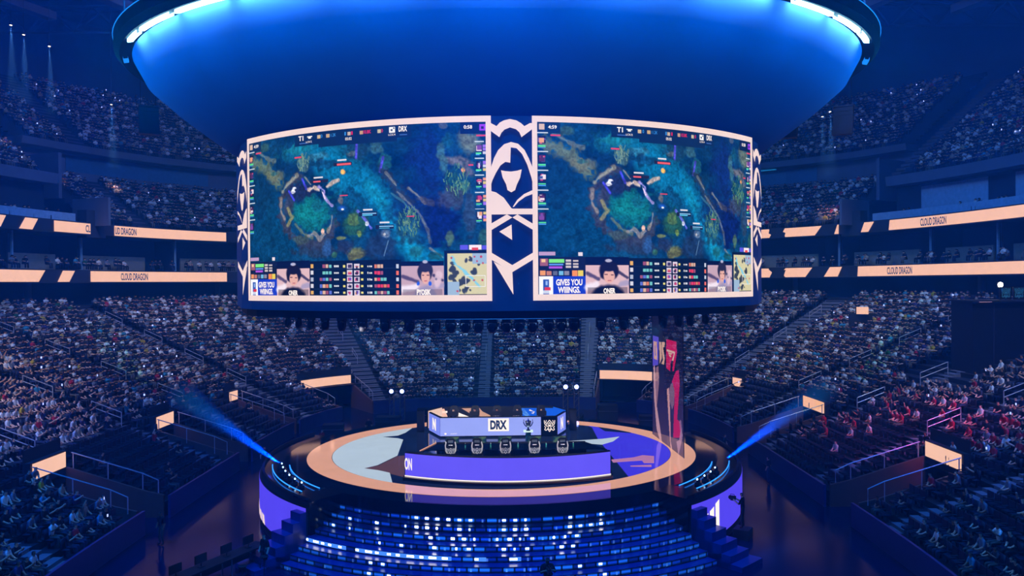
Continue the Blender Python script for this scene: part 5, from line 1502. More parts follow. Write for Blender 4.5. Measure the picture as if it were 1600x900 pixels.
for i in range(UROWS): add_row(UPN[0] + i * URUN + .45, UPN[1] + i * UR, 2, i, -SMAX, SNL - 1, False, UAIS); add_row(UPN[0] + i * URUN + .45, UPN[1] + i * UR, 2, i, SNR + 1, SMAX, False, UAIS)
for i in range(2): add_row(WR + .7 + i * 1.0, 15.1, 3, i, -SMAX, SMAX, False, [])
for i in range(1): add_row(WR + 1.7, 20.12, 3, i, -SMAX, SNL - 1.5, False, []); add_row(WR + 1.7, 20.12, 3, i, SNR + 1.5, SMAX, False, [])
PL = np.array(places)
x, y, nx, ny = curve(PL[:, 0]); l = np.hypot(nx, ny); nx, ny = nx / l, ny / l
PX_, PY_ = x + nx * PL[:, 1], y + ny * PL[:, 1]; PZ_ = PL[:, 2]
sx, sy, sd = proj_np(np.stack([PX_, PY_, PZ_ + .9], 1))
vis = (sd > 10) & (sx > -110) & (sx < 1710) & (sy > -20) & (sy < 960)
# the far blocks that the scoreboard and drape hide from every nearby viewpoint
hid = (PL[:, 3] > 0) & (sx > 440) & (sx < 1120)
hid |= (PL[:, 3] == 0) & (sx > 470) & (sx < 1090) & (sy < 478)
hid |= (PZ_ > 20) & (((sx - 772) / 560) ** 2 + ((sy - 100) / 120) ** 2 < 1)
box_zone = (PX_ > 31.5) & (PX_ < 43) & (PY_ > 4.5) & (PY_ < 13.5) & (PL[:, 3] == 0)
vis &= ~hid & ~box_zone
tier = PL[:, 3].astype(int); row = PL[:, 4].astype(int)
occ = np.full(len(PL), .93)
occ[tier == 1] = .9; occ[tier == 2] = .85; occ[tier == 3] = .32
side = np.sign(PX_)
# front blocks by the stage are mostly empty and dark
lowfront = (tier == 0) & (np.abs(PX_) > 18) & (PY_ < 27)
occ[lowfront & (PL[:, 1] < 6.2)] = .10
occ[lowfront & (PX_ < 0) & (PY_ > -9) & (PL[:, 1] < 6.2)] = .04
occ[lowfront & (PX_ > 0) & (PY_ > -4) & (PL[:, 1] < 5)] = .03
occ[(tier == 0) & (PX_ < 0) & (PY_ > 2) & (PY_ < 27) & (PL[:, 1] > 6.2) & (PL[:, 1] < 8.5)] = .45
occ[(tier == 0) & (PX_ > 0) & (PY_ > -6) & (PY_ < 14) & (PL[:, 1] < 9) & (PL[:, 1] > 5)] = .5
occ[(tier == 0) & (PX_ > 0) & (PY_ > -30) & (PY_ < 6) & (PL[:, 1] > 5)] *= .8
occ[(tier == 0) & (PX_ < 0) & (PY_ < -8) & (PL[:, 1] < 6)] = .5
occ[(tier == 0) & (PX_ > 0) & (PY_ < -8) & (PL[:, 1] < 6)] = .35
is_p = rg.random(len(PL)) < occ
yaw = np.arctan2(nx, -ny) + PI * 0      # local +Y must point to the floor: direction (-nx,-ny)
yaw = np.arctan2(nx, -ny)
jit = rg.normal(0, .12, len(PL)); scl = rg.uniform(.9, 1.08, len(PL))
shirt = rg.choice(len(SHIRTS), len(PL), p=SW)
# red light on the low right block, put into half of its top colours
red_light_zone = (PX_ > 22) & (PX_ < 30) & (PY_ > -9) & (PY_ < 8) & (tier == 0)
shirt[red_light_zone & (rg.random(len(PL)) < .5)] = 8
ids = np.where(vis & is_p)[0]
order = ids[np.argsort(sd[ids])]
near = order[(sx[order] > -5) & (sx[order] < 1605) & (sy[order] < 905)][:300]
nearset = set(near.tolist())
rest = np.array([i for i in ids if i not in nearset])
print('people', len(ids), 'stuff', len(rest))
def crowd_mesh(name, sel):
    n = len(sel); m = len(LV)
    c, s_ = np.cos(yaw[sel] + jit[sel]), np.sin(yaw[sel] + jit[sel]); k = scl[sel]
    lx, ly, lz = LV[:, 0][None] * k[:, None], LV[:, 1][None] * k[:, None], LV[:, 2][None] * k[:, None]
    # some lean or lift
    ly = ly + (lz - .5).clip(0) * rg.normal(.05, .12, n)[:, None]
    lx = lx + (lz - .5).clip(0) * rg.normal(0, .1, n)[:, None]
    X = PX_[sel][:, None] + lx * c[:, None] - ly * s_[:, None]; Y = PY_[sel][:, None] + lx * s_[:, None] + ly * c[:, None]; Z = PZ_[sel][:, None] + lz
    V = np.stack([X, Y, Z], -1).reshape(-1, 3)
    Fq = (LQ[None] + (np.arange(n) * m)[:, None, None]).reshape(-1, 4)
    sc_ = lin_np(np.array([q[0] for q in SHIRTS]))[shirt[sel]]; sk = lin_np(SK)[rg.integers(0, 4, n)]; hr = lin_np(HR)[rg.integers(0, 4, n)]; pt = lin_np(PT)[rg.integers(0, 5, n)]
    tab = np.stack([sk, sc_, pt, hr], 1)
    P = tab[:, LC].reshape(-1, 3)
    return mesh_np(name, V, Fq, attr_color('crowd_cloth'), P)
def crowd_obj(name, sel, label):
    o = bpy.data.objects.new(name, crowd_mesh(name, sel)); COL.objects.link(o)
    return tag(o, label, 'crowd', None, 'stuff')
far_r = rest
crowd_obj('crowd', far_r, 'dense seated crowd filling the lower, middle and upper stands around the arena')
# named individuals : the 300 nearest
ROWN = ['front row', 'second row', 'third row', 'fourth row', 'fifth row', 'sixth row', 'seventh row', 'eighth row', 'ninth row', 'tenth row'] 
pk = list(POSES)
cnt = {}
for i in near:
    q = pk[rg.choice(4, p=[.5, .25, .15, .1])]
    o = bpy.data.objects.new('person', POSES[q]); COL.objects.link(o)
    o.location = (PX_[i], PY_[i], PZ_[i]); o.rotation_euler = (0, 0, yaw[i] + jit[i]); o.scale = (scl[i],) * 3
    c = SHIRTS[shirt[i]]; o.color = (*lin(c[0]), 1)
    sd_ = 'left' if PX_[i] < 0 else 'right'
    r_ = row[i]; rn = ROWN[r_] if r_ < 10 else 'row %d' % (r_ + 1)
    # nearest landmark along the stand
    v = min(VOMS, key=lambda v: abs((v['s0'] + v['s1']) / 2 - PL[i, 0]) )
    ds = PL[i, 0] - (v['s0'] + v['s1']) / 2; k = int(round(abs(ds) / .56))
    nearer = (ds < 0) == (PX_[i] < 0)
    which = {0: 'nearest', 1: 'second', 2: 'third', 3: 'far'}[min(3, (VOMS.index(v) if PX_[i] < 0 else 7 - VOMS.index(v)))]
    lab = 'person in %s top %s, %s stand %s, %d seats %s %s tunnel' % (c[1], q, sd_, rn, k, 'before' if nearer else 'beyond', which)
    tag(o, lab, 'person', 'spectators nearest the camera in the %s stand' % sd_)
# seats
def seat_low():
    V = []; Q = []
    def b(c, d):
        o = len(V)
        for z in (-1, 1):
            for x_, y_ in ((-1, -1), (1, -1), (1, 1), (-1, 1)): V.append((c[0] + x_ * d[0] / 2, c[1] + y_ * d[1] / 2 - (.04 if (z > 0 and d[2] > .3) else 0), c[2] + z * d[2] / 2))
        Q.extend([(o, o + 1, o + 5, o + 4), (o + 1, o + 2, o + 6, o + 5), (o + 2, o + 3, o + 7, o + 6), (o + 3, o, o + 4, o + 7), (o + 4, o + 5, o + 6, o + 7), (o + 3, o + 2, o + 1, o)])
    b((0, -.16, .66), (.48, .06, .5)); b((0, .02, .42), (.46, .34, .07)); b((0, -.1, .2), (.06, .12, .4))
    return np.array(V), np.array(Q)
SV, SQ = seat_low()
sids = np.where(vis & (tier < 3))[0]
emp = sids[~is_p[sids]]
emp = emp[(tier[emp] == 0) & (sx[emp] > 0) & (sx[emp] < 1600) & (sy[emp] < 900)]
emp = emp[np.argsort(sd[emp])][:300]
eset = set(emp.tolist())
srest = np.array([i for i in sids if i not in eset])
n = len(srest); c, s_ = np.cos(yaw[srest]), np.sin(yaw[srest])
V = np.stack([PX_[srest][:, None] + SV[:, 0] * c[:, None] - SV[:, 1] * s_[:, None], PY_[srest][:, None] + SV[:, 0] * s_[:, None] + SV[:, 1] * c[:, None], PZ_[srest][:, None] + SV[:, 2][None] + 0 * c[:, None]], -1).reshape(-1, 3)
o = bpy.data.objects.new('stadium_seats', mesh_np('stadium_seats', V, (SQ[None] + (np.arange(n) * len(SV))[:, None, None]).reshape(-1, 4), M_navy)); COL.objects.link(o)
tag(o, 'rows of dark navy stadium seats beneath the crowd on all tiers', 'seats', None, 'stuff')
# individual seats with cushion, back, pedestal
st = thing('stadium_seat', 'x', 'seat')
mb = MB(); mb.box((0, -.17, .68), (.48, .05, .46), taper=.92); mb.build('backrest', M_navy, st)
MB().box((0, .03, .43), (.46, .38, .08), taper=.94).build('cushion', M_navy, st)
mb = MB(); mb.box((0, -.08, .2), (.06, .12, .4)); mb.box((0, -.08, .015), (.2, .2, .03)); mb.build('pedestal', M_dark, st)
for s in (-1, 1): MB().box((s * .25, .0, .6), (.04, .3, .04)).build('armrest', M_dark, st)
first = True
for i in emp:
    o = st if first else copy_tree(st); first = False
    o.location = (PX_[i], PY_[i], PZ_[i]); o.rotation_euler = (0, 0, yaw[i])
    sd_ = 'left' if PX_[i] < 0 else 'right'
    v = min(VOMS, key=lambda v: abs((v['s0'] + v['s1']) / 2 - PL[i, 0])); ds = PL[i, 0] - (v['s0'] + v['s1']) / 2; k = int(round(abs(ds) / .56)); nearer = (ds < 0) == (PX_[i] < 0)
    which = {0: 'nearest', 1: 'second', 2: 'third', 3: 'far'}[min(3, (VOMS.index(v) if PX_[i] < 0 else 7 - VOMS.index(v)))]
    r_ = row[i]; rn = ROWN[r_] if r_ < 10 else 'row %d' % (r_ + 1)
    o['label'] = 'empty navy seat in the %s stand, %s, %d seats %s the %s tunnel' % (sd_, rn, k, 'before' if nearer else 'beyond', which)
    o['group'] = 'empty seats of the %s lower stand' % sd_

# glowing phones in the crowd
ph_ids = rg.choice(ids[(sx[ids] > 0) & (sx[ids] < 1600)], 170, replace=False)
for j, i in enumerate(ph_ids):
    fx_, fy_ = -nx[i], -ny[i]
    mb = MB().box((0, 0, 0), (.11, .03, .15)) if sd[i] > 50 else MB().box((0, 0, 0), (.08, .02, .13))
    o = mb.build('phone', M_phone, None, loc=(PX_[i] + fx_ * .42, PY_[i] + fy_ * .42, PZ_[i] + rg.uniform(.85, 1.25)), rz=yaw[i] + rg.normal(0, .5))
    tn = {0: 'lower', 1: 'middle', 2: 'upper', 3: 'suite'}[tier[i]]; sd_ = 'left' if PX_[i] < -12 else ('right' if PX_[i] > 12 else 'far')
    tag(o, 'tiny glowing phone screen held up in the %s %s stand' % (sd_, tn), 'phone', 'glowing phones in the %s %s stand' % (sd_, tn))
# aisle handrails
hn = 0
for a in AISLES:
    for w0 in (7.2, 12.0, 16.8, 21.6) if abs(a) > 20 else (9.0, 15.0, 21.0):
        p = project(bowl(a, w0 + 1, row_z(int(w0 / RUN)) + .8))
        if p is None or not (-20 < p[0] < 1620 and p[1] < 910): continue
        ai = AISLES.index(a); side_ = 'left' if a < -5 else ('right' if a > 5 else 'far middle')
        kk = sorted([b for b in AISLES if (b < 0) == (a < 0)], key=abs).index(a) + 1
        handrail(a, w0, group='aisle handrails of the %s stand' % side_, label='pale metal handrail in %s stand aisle %d from the far middle, %s' % (side_, kk, 'lowest' if w0 < 10 else ('second up' if w0 < 15.5 else ('third up' if w0 < 20 else 'topmost'))))
# a few front rails beside tunnels
for v in VOMS:
    for sv, nm in ((v['s0'] - .25, 'one side'), (v['s1'] + .25, 'other side')):
        base = bowl(sv, 0.3, 0)
        t = thing('guard_rail', 'pale guard rail on %s of the tunnel under: %s' % (nm, v['label'].split(' over')[0]), 'guard rail', (base.x, base.y, 0))
        t['label'] = ('pale guard rail beside the tunnel mouth, ' + v['label'].split('tunnel mouth ')[1])[:90] + (', near side' if nm == 'one side' else ', far side')
        B = Vector((base.x, base.y, 0))
        pts = [bowl(sv, .3, 1.2) - B, bowl(sv, .3, 2.1) - B, bowl(sv, 1.2, 2.5) - B, bowl(sv, v['w'] - .2, v['zt'] - .1) - B]
        MB().tube(pts, .035, 5).build('top_rail', M_rail, t)
        for w_ in (1.2, 3.2, v['w'] - .3):
            zt_ = np.interp(w_, [.3, 1.2, v['w'] - .2], [2.1, 2.5, v['zt'] - .1])
            MB().tube([bowl(sv, w_, Z0 + w_ / RUN * RISE) - B, bowl(sv, w_, zt_) - B], .03, 5).build('post', M_rail, t)
# ------------------------------------------------------------------ players, chairs, monitors
def player_chair(loc, rz, label, group, white=True):
    t = thing('gaming_chair', label, 'chair', loc, rz, group)
    # local +Y is the way the sitter faces
    back = MB(); pts = [(-.22, .62), (-.27, .8), (-.29, 1.05), (-.24, 1.3), (-.16, 1.42), (.16, 1.42), (.24, 1.3), (.29, 1.05), (.27, .8), (.22, .62)]
    back.slab([(x, -.2 - (z - .6) * .12, z) for x, z in pts], (0, -.1, 0)); bk_ = back.build('backrest', M_black, t)
    for s in (-1, 1):
        w = MB(); w.slab([(s * .19, -.31, .66), (s * .27, -.33, .82), (s * .29, -.36, 1.05), (s * .24, -.4, 1.28), (s * .19, -.395, 1.25), (s * .23, -.36, 1.04), (s * .2, -.335, .84)], (0, -.02, 0)); w.build('side_bolster', M_white if white else M_dark, bk_)
    MB().slab([(-.14, -.4, 1.22), (.14, -.4, 1.22), (.12, -.41, 1.34), (-.12, -.41, 1.34)], (0, -.02, 0)).build('headrest_panel', pbr('chair_grey', (90, 100, 110), .6), bk_)
    cr = crest(lambda a, b: Vector((a, -.345 - (b - .62) * .12, b)), 0, .80, .4, .32); cr.build('white_crest', pbr('crest_white', (235, 235, 240), .5), bk_)
    MB().box((0, -.405, 1.1), (.2, .01, .04)).build('white_mark', pbr('crest_white', (235, 235, 240), .5), bk_)
    MB().box((0, .08, .5), (.52, .54, .12), taper=.94).build('seat', M_black, t)
    for s in (-1, 1):
        a = MB(); a.box((s * .31, .05, .74), (.07, .3, .04)); a.box((s * .31, .03, .62), (.04, .06, .22)); a.build('armrest', M_black, t)
    MB().lathe([(.03, .1), (.03, .44)], 8).build('gas_column', M_steel, t)
    b = MB()
    for k in range(5):
        a = 2 * PI * k / 5; b.tube([(0, 0, .12), (.3 * math.cos(a), .3 * math.sin(a), .08)], [.035, .025], 5)
    sb_ = b.build('star_base', M_black, t)
    for k in range(5):
        a = 2 * PI * k / 5; MB().sphere((.3 * math.cos(a), .3 * math.sin(a), .04), .04, 6).build('castor', M_black, sb_)
    return t
PLAYER = skin_body('person', seated('desk', .05), BONES, RAD, {**CLS, ('elL', 'wrL'): 0, ('elR', 'wrR'): 0}, PM, 2)
def player(loc, rz, shirt_c, label, group):
    t = bpy.data.objects.new('person', PLAYER); COL.objects.link(t); t.location = loc; t.rotation_euler = (0, 0, rz); t.color = (*lin(shirt_c), 1)
    tag(t, label, 'person', group)
    h = MB(); pts = [(.1 * math.sin(a), .1, 1.24 + .125 * math.cos(a)) for a in np.linspace(-PI / 2, PI / 2, 9)]
    h.tube(pts, .018, 5)
    h.build('headset_band', M_black, t)
    for s in (-1, 1): MB().sphere((s * .1, .1, 1.23), .05, 8, sc=(.6, 1, 1.1)).build('headset_cup', M_black, t)
    return t
def monitor(loc, rz, label, group, pic):
    t = thing('monitor', label, 'monitor', loc, rz, group)   # the picture faces local -Y
    cs_ = MB().box((0, 0, .36), (.62, .05, .37)).build('casing', M_black, t)
    MB().box((0, -.028, .36), (.58, .006, .33)).build('picture', pic, cs_)
    MB().tube([(0, .03, .02), (0, .03, .2)], .025, 6).build('stand', M_black, t)
    MB().box((0, .03, .012), (.26, .2, .024)).build('foot', M_black, t)
    return t
def game_pic():
    m, nt, out = _mat('monitor_picture')
    tc = nt.nodes.new('ShaderNodeTexCoord'); nz = nt.nodes.new('ShaderNodeTexNoise'); nz.inputs['Scale'].default_value = 5
    r = nt.nodes.new('ShaderNodeValToRGB'); r.color_ramp.elements[0].color = (*lin((20, 50, 70)), 1); r.color_ramp.elements[0].position = .45
    r.color_ramp.elements[1].color = (*lin((90, 120, 70)), 1); r.color_ramp.elements[1].position = .7
    e = nt.nodes.new('ShaderNodeEmission'); nt.links.new(tc.outputs['Object'], nz.inputs[0]); nt.links.new(nz.outputs['Fac'], r.inputs[0]); nt.links.new(r.outputs[0], e.inputs[0]); nt.links.new(e.outputs[0], out.inputs[0])
    return m
M_pic = game_pic()
ORD = ('leftmost', 'second from the left', 'middle', 'second from the right', 'rightmost')
for k, px in enumerate((703, 744, 788, 833, 876.5)):
    Y = -5.05; X = (px - 800) / F_PX * (Y + 47.5) + .73
    c = player_chair((X, Y, ZP + .01), 0, 'black gaming chair with white crest at the front desk, ' + ORD[k], 'gaming chairs at the front desk'); c.scale = (1.14,) * 3
    player((X, Y + .12, ZP + .075), 0, (22, 24, 34), 'person in headset at the front desk seen from behind, ' + ORD[k], 'players at the front desk').scale = (1.08,) * 3
    monitor((X + (.06 if k % 2 else -.06), -3.55, ZP + .775), 0, 'black monitor with green game picture on the front desk, ' + ORD[k], 'monitors on the front desk', M_pic).scale = (1.3, 1.3, 1.05)
    kb = MB().box((0, 0, .015), (.42, .14, .03)).build('keyboard', M_dark, None, loc=(X, -4.2, ZP + .772)); tag(kb, 'dark keyboard on the front desk before the %s monitor' % ORD[k], 'keyboard', 'keyboards on the front desk')
    bt = thing('drink_bottle', 'small teal bottle on the front desk beside the %s player' % ORD[k], 'bottle', (X + .72, -3.9, ZP + .772), 0, 'bottles on the front desk')
    MB().lathe([(0.001, 0), (.04, 0), (.04, .16), (.018, .2), (.018, .23), (0.001, .23)], 8).build('bottle_body', pbr('teal_plastic', (60, 160, 150), .2), bt)
    MB().lathe([(0.001, .232), (.022, .232), (.022, .26), (0.001, .26)], 8).build('cap', M_white, bt)
for k, px in enumerate((707.5, 740.5, 775, 807, 844)):
    Y = 5.75; X = (px - 800) / F_PX * (Y + 47.5) + .73
    c = player_chair((X, Y, ZP + .01), PI, 'black and white gaming chair behind the back desk, ' + ORD[k], 'gaming chairs at the back desk'); c.scale = (1.12,) * 3
    player((X, Y - .12, ZP + .075), PI, (196, 196, 210) if k in (2, 3) else (40, 46, 70), 'person in headset at the back desk facing forward, ' + ORD[k], 'players at the back desk').scale = (1.06,) * 3
    monitor((X, 5.0 - .1, ZP + .925), PI, 'back of a black monitor on the back desk, ' + ORD[k], 'monitors on the back desk', M_pic).scale = (1.1, 1, .85)

# ------------------------------------------------------------------ light towers and equipment behind the stage
def tower(px, py, Y, zl, label):
    p = at_y(px, py, Y); t = thing('light_tower', label, 'light tower', (p.x, p.y, 0))
    h = p.z - .35; mb = MB()
    for sx_, sy_ in ((-1, -1), (1, -1), (1, 1), (-1, 1)): mb.tube([(sx_ * .2, sy_ * .2, 0), (sx_ * .2, sy_ * .2, h)], .03, 4)
    nz_ = max(2, int(h / .5))
    for i in range(nz_):
        z0, z1 = h * i / nz_, h * (i + 1) / nz_
        mb.tube([(-.2, -.2, z0), (.2, -.2, z1)], .015, 4); mb.tube([(.2, -.2, z0), (.2, .2, z1)], .015, 4); mb.tube([(-.2, .2, z0), (-.2, -.2, z1)], .015, 4)
    mb.build('truss_mast', M_steel, t)
    MB().box((0, 0, .05), (.9, .9, .1)).build('base_plate', M_black, t)
    hd = MB().lathe([(0.001, h + .02), (.2, h + .05), (.24, h + .3), (.2, h + .55), (0.001, h + .6)], 10); hd_ = hd.build('lamp_head', M_black, t)
    MB().sphere((0, -.2, h + .35), .19, 10).build('lamp_lens', led('tower_lamp', (120, 140, 255), 10.0), hd_)
    return t
tower(612, 611, 21, 4, 'left pair light tower behind the stage with glowing blue lamp, outer one')
tower(628.5, 611, 21, 4, 'left pair light tower behind the stage with glowing blue lamp, inner one')
tower(883.5, 604, 17, 4, 'right pair light tower behind the stage with glowing blue lamp, inner one')
tower(900.5, 604, 17, 4, 'right pair light tower behind the stage with glowing blue lamp, outer one')
r12 = random.Random(12)
for k, (x, y, w, d, h) in enumerate([(-10.5, 20, 2.2, 1.2, 1.3), (-7.2, 21, 1.6, 1.1, 1.8), (-3.5, 19.5, 2.6, 1.2, 1.2), (1.2, 20.5, 2.0, 1.2, 1.5), (5.5, 20, 3.0, 1.3, 1.3), (9.5, 22, 1.8, 1.2, 1.9), (13.2, 20, 2.2, 1.1, 1.2), (-14.5, 16, 1.7, 1.1, 1.4)]):
    t = thing('flight_case', 'dark flight case on the floor behind the stage, number %d from the left' % (k + 1), 'case', (x, y, 0), r12.uniform(-.2, .2), 'flight cases behind the stage')
    t['label'] = 'dark wheeled flight case behind the stage, ' + ('left of the left light towers', 'under the left light towers', 'third from the left', 'below the centre aisle', 'left of the right towers', 'right of the right towers', 'rightmost by the banner', 'leftmost by the far stand')[k]
    MB().box((0, 0, .12 + h / 2), (w, d, h)).build('shell', M_dark, t)
    MB().box((0, 0, .12 + h * .72), (w + .02, d + .02, .04)).build('lid_seam', M_steel, t)
    for sx_ in (-1, 1):
        for sy_ in (-1, 1): MB().sphere((sx_ * (w / 2 - .15), sy_ * (d / 2 - .15), .06), .06, 6).build('castor', M_black, t)
# rear low barrier truss line
# ------------------------------------------------------------------ standing figures
def standing(pose):
    J = dict(pelvis=(0, 0, .96), spine=(0, .01, 1.15), chest=(0, .02, 1.36), neck=(0, .03, 1.5), head=(0, .05, 1.62), crown=(0, .045, 1.72))
    for s, g in (('L', -1), ('R', 1)):
        J['sh' + s] = (g * .19, .01, 1.43); J['hi' + s] = (g * .1, 0, .93); J['kn' + s] = (g * .12, .04, .5); J['an' + s] = (g * .13, -.02, .09); J['to' + s] = (g * .14, .13, .04)
        if pose == 'camera': J['el' + s] = (g * .27, .12, 1.2); J['wr' + s] = (g * .16, .36, 1.34); J['ha' + s] = (g * .12, .43, 1.38)
        else: J['el' + s] = (g * .26, -.02, 1.15); J['wr' + s] = (g * .27, .08, .92); J['ha' + s] = (g * .27, .11, .84)
    return J
CAMB = skin_body('person', standing('camera'), BONES, RAD, CLS, PM, 2); STND = skin_body('person', standing('plain'), BONES, RAD, CLS, PM, 2)
def fig(mesh, loc, rz, col, label, group=None, sc=1.0):
    o = bpy.data.objects.new('person', mesh); COL.objects.link(o); o.location = loc; o.rotation_euler = (0, 0, rz); o.color = (*lin(col), 1); o.scale = (sc,) * 3
    return tag(o, label, 'person', group)
def film_camera(loc, rz, label):
    t = thing('film_camera', label, 'camera', loc, rz)
    MB().box((0, 0, 0), (.14, .34, .18)).build('body', M_black, t)
    mb = MB(); mb.tube([(0, .17, 0), (0, .2, 0), (0, .36, 0), (0, .4, 0)], [.05, .06, .06, .075], 10); mb.build('lens', M_blackgloss, t)
    mb = MB(); mb.tube([(0, -.1, .09), (0, -.08, .17), (0, .1, .17), (0, .12, .09)], .015, 5); mb.build('handle', M_black, t)
    MB().box((-.13, -.05, .06), (.08, .03, .1)).build('viewfinder', M_dark, t)
    MB().box((0, 0, -.12), (.1, .2, .06)).build('battery', M_dark, t)
# right camera operator on a riser, left of frame centre aisle
rx, ry = 12.62, -8.62
rs = thing('camera_riser', 'low black riser right of the stage steps under the camera operator', 'riser', (rx, ry, 0), math.radians(56))
MB().box((0, 0, .26), (.8, .8, .5)).build('top', M_black, rs)
for sx_ in (-1, 1):
    for sy_ in (-1, 1): MB().box((sx_ * .34, sy_ * .34, .01 + .12), (.1, .1, .24)).build('leg', M_black, rs)
fig(CAMB, (rx, ry, .52), math.radians(60), (8, 8, 14), 'person in black working a camera beside the right violet side screen', sc=1.06)
film_camera((rx - .46, ry + .22, .52 + 1.52), math.radians(60), 'film camera held by the operator beside the right side screen')
# camera operator in front of the steps
fig(CAMB, (2.1, -16.4, 0.0), math.radians(190), (8, 10, 18), 'person in black with a camera at the foot of the front steps', sc=1.12)
film_camera((2.15, -16.92, 1.57), math.radians(190), 'film camera held by the person at the foot of the front steps')
for k, (x, y, c, lab) in enumerate([(-14.6, 12.5, (150, 30, 40), 'person in red top standing on the floor behind the left of the stage'), (-11.8, 17.5, (20, 24, 36), 'person in dark top standing left of the light towers'),
        (-17.2, 6.5, (24, 30, 46), 'person in dark top standing by the left barrier level with the stage'), (16.8, 9.5, (24, 30, 46), 'person in dark top standing on the floor right of the hanging banner'),
        (17.6, 2.0, (30, 30, 50), 'person in dark top standing between the stage and the right barrier'), (-17.4, -9, (24, 30, 46), 'person in dark top standing by the left barrier near the camera')]):
    fig(STND, (x, y, 0), r12.uniform(0, 6), c, lab)

# caster table bottom left
ct = thing('production_table', 'long black draped production table left of the steps at the bottom edge', 'table', (-12.6, -14.2, 0), math.radians(63))
MB().box((0, 0, 1.0), (5.6, .8, .06)).build('table_top', M_black, ct)
MB().box((0, .39, .68), (5.6, .03, .62)).build('drape', M_black, ct)
for x in (-2.6, -1.0, .7, 2.6):
    for y in (-.3, .3): MB().tube([(x, y, 0), (x, y, .98)], .03, 5).build('leg', M_steel, ct)
R63 = Matrix.Rotation(math.radians(63), 3, 'Z')
for k, x in enumerate((-2.0, -.7, .7, 2.0)):
    p = R63 @ Vector((x, .95 * -1, 0)) + Vector((-12.6, -14.2, 0))
    t = thing('high_stool', 'dark tall stool at the production table, ' + ('nearest the camera', 'second from the camera', 'third from the camera', 'nearest the steps')[k], 'stool', (p.x, p.y, 0), math.radians(63), 'stools at the production table')
    MB().lathe([(0.001, .72), (.19, .72), (.2, .76), (0.001, .78)], 12).build('seat', M_black, t)
    for q in range(4):
        a = PI / 4 + q * PI / 2; MB().tube([(.12 * math.cos(a), .12 * math.sin(a), .72), (.22 * math.cos(a), .22 * math.sin(a), 0)], .018, 5).build('leg', M_black, t)
    MB().tube([(.19 * math.cos(a), .19 * math.sin(a), .25) for a in np.linspace(0, 2 * PI, 13)], .012, 4).build('foot_ring', M_black, t)
    mp = R63 @ Vector((x, .05, 0)) + Vector((-12.6, -14.2, 1.035))
    monitor((mp.x, mp.y, 1.035), math.radians(243), 'back of a monitor on the production table, ' + ('nearest the camera', 'second from the camera', 'third from the camera', 'nearest the steps')[k], 'monitors on the production table', M_pic)
fig(STND, (-10.9, -12.6, 0), math.radians(150), (14, 16, 28), 'person in dark top standing at the table end beside the steps')

# ------------------------------------------------------------------ control booth on the right stand
bx0, bx1, by0, by1 = 34.5, 42.0, 7.5, 10.2
zb = row_z(int((bx0 - A0) / RUN) - 1)
cb = thing('control_booth', 'large black control booth standing in the upper part of the right lower stand', 'booth', ((bx0 + bx1) / 2, (by0 + by1) / 2, 5.6))
MB().box((0, 0, 3.0), (bx1 - bx0, by1 - by0, 6.2)).build('shell', M_black, cb)
MB().box((0, -.1, 6.15), (bx1 - bx0 + .3, by1 - by0 + .5, .12)).build('roof', M_dark, cb)
for x in (-2.2, 0, 2.2): MB().box((x, -(by1 - by0) / 2 - .03, 3.2), (.06, .05, 5.6)).build('panel_joint', M_dark, cb)
for k, px in enumerate((1572, 1592.5)):
    p = at_y(px, 458, by0 + .3)
    t = thing('crest_sign', 'dim blue crest sign above the control booth, %s one' % ('left' if k == 0 else 'right'), 'sign', p)
    MB().box((0, .06, 0), (.85, .06, .95)).build('plate', M_black, t)
    crest(lambda a, b: Vector((a, .02, b)), 0, 0, .66, .8).build('crest', led('dim_crest', (34, 92, 130), 1.0), t)
    MB().tube([(0, .06, -.45), (0, .06, -1.0)], .04, 5).build('post', M_black, t)
p = at_y(1563, 445, by0 + 1)
t = thing('booth_floodlight', 'bright white floodlight shining above the control booth', 'floodlight', p)
MB().box((0, .12, 0), (.42, .2, .4)).build('housing', M_black, t); MB().sphere((0, -.02, 0), .2, 10, sc=(1, .5, 1)).build('lens', led('flood_white', (255, 250, 240), 12.0), t); MB().tube([(0, .12, -.2), (0, .12, -1.6)], .04, 5).build('post', M_black, t)
p = at_y(1540, 471, by0 - .05)
tag(MB().box((0, 0, 0), (.9, .05, .09)).build('work_light', led('lilac_work', (240, 190, 230), 1.5), None, loc=p), 'thin lilac work light bar on the top edge of the control booth', 'work light')
# small screens high on stand
for (px0, px1, py0, py1, yy_, lab) in ((1338, 1357, 479.5, 491, 29.0, 'small peach screen high in the right lower stand near the concourse'),):
    a = at_y(px0, py0, yy_); b = at_y(px1, py1, yy_ - .6)
    t = thing('lit_tunnel_sign', lab, 'sign', (a.x, a.y, b.z))
    o_ = Vector((a.x, a.y, b.z))
    c1 = Vector((a.x, a.y, b.z)) - o_; c2 = Vector((b.x, b.y, b.z)) - o_; c3 = Vector((b.x, b.y, a.z)) - o_; c4 = Vector((a.x, a.y, a.z)) - o_
    MB().slab([c1, c2, c3, c4], (.0, .25, 0)).build('housing', M_dark, t)
    off = Vector((0, -.02, 0)); MB().add([c1 + off, c2 + off, c3 + off, c4 + off], [(0, 1, 2, 3)]).build('lit_face', M_peach, t)
    MB().box((.8, .4, -1.4), (2.6, .5, 2.9)).build('pier', M_dark, t)

# ------------------------------------------------------------------ roof spots with short beams
def volmat(name, dens, col=(1, 1, 1), aniso=0.3):
    m, nt, out = _mat(name)
    v = nt.nodes.new('ShaderNodeVolumeScatter'); v.inputs['Density'].default_value = dens; v.inputs['Color'].default_value = (*col, 1); v.inputs['Anisotropy'].default_value = aniso
    nt.links.new(v.outputs[0], out.inputs['Volume']); return m

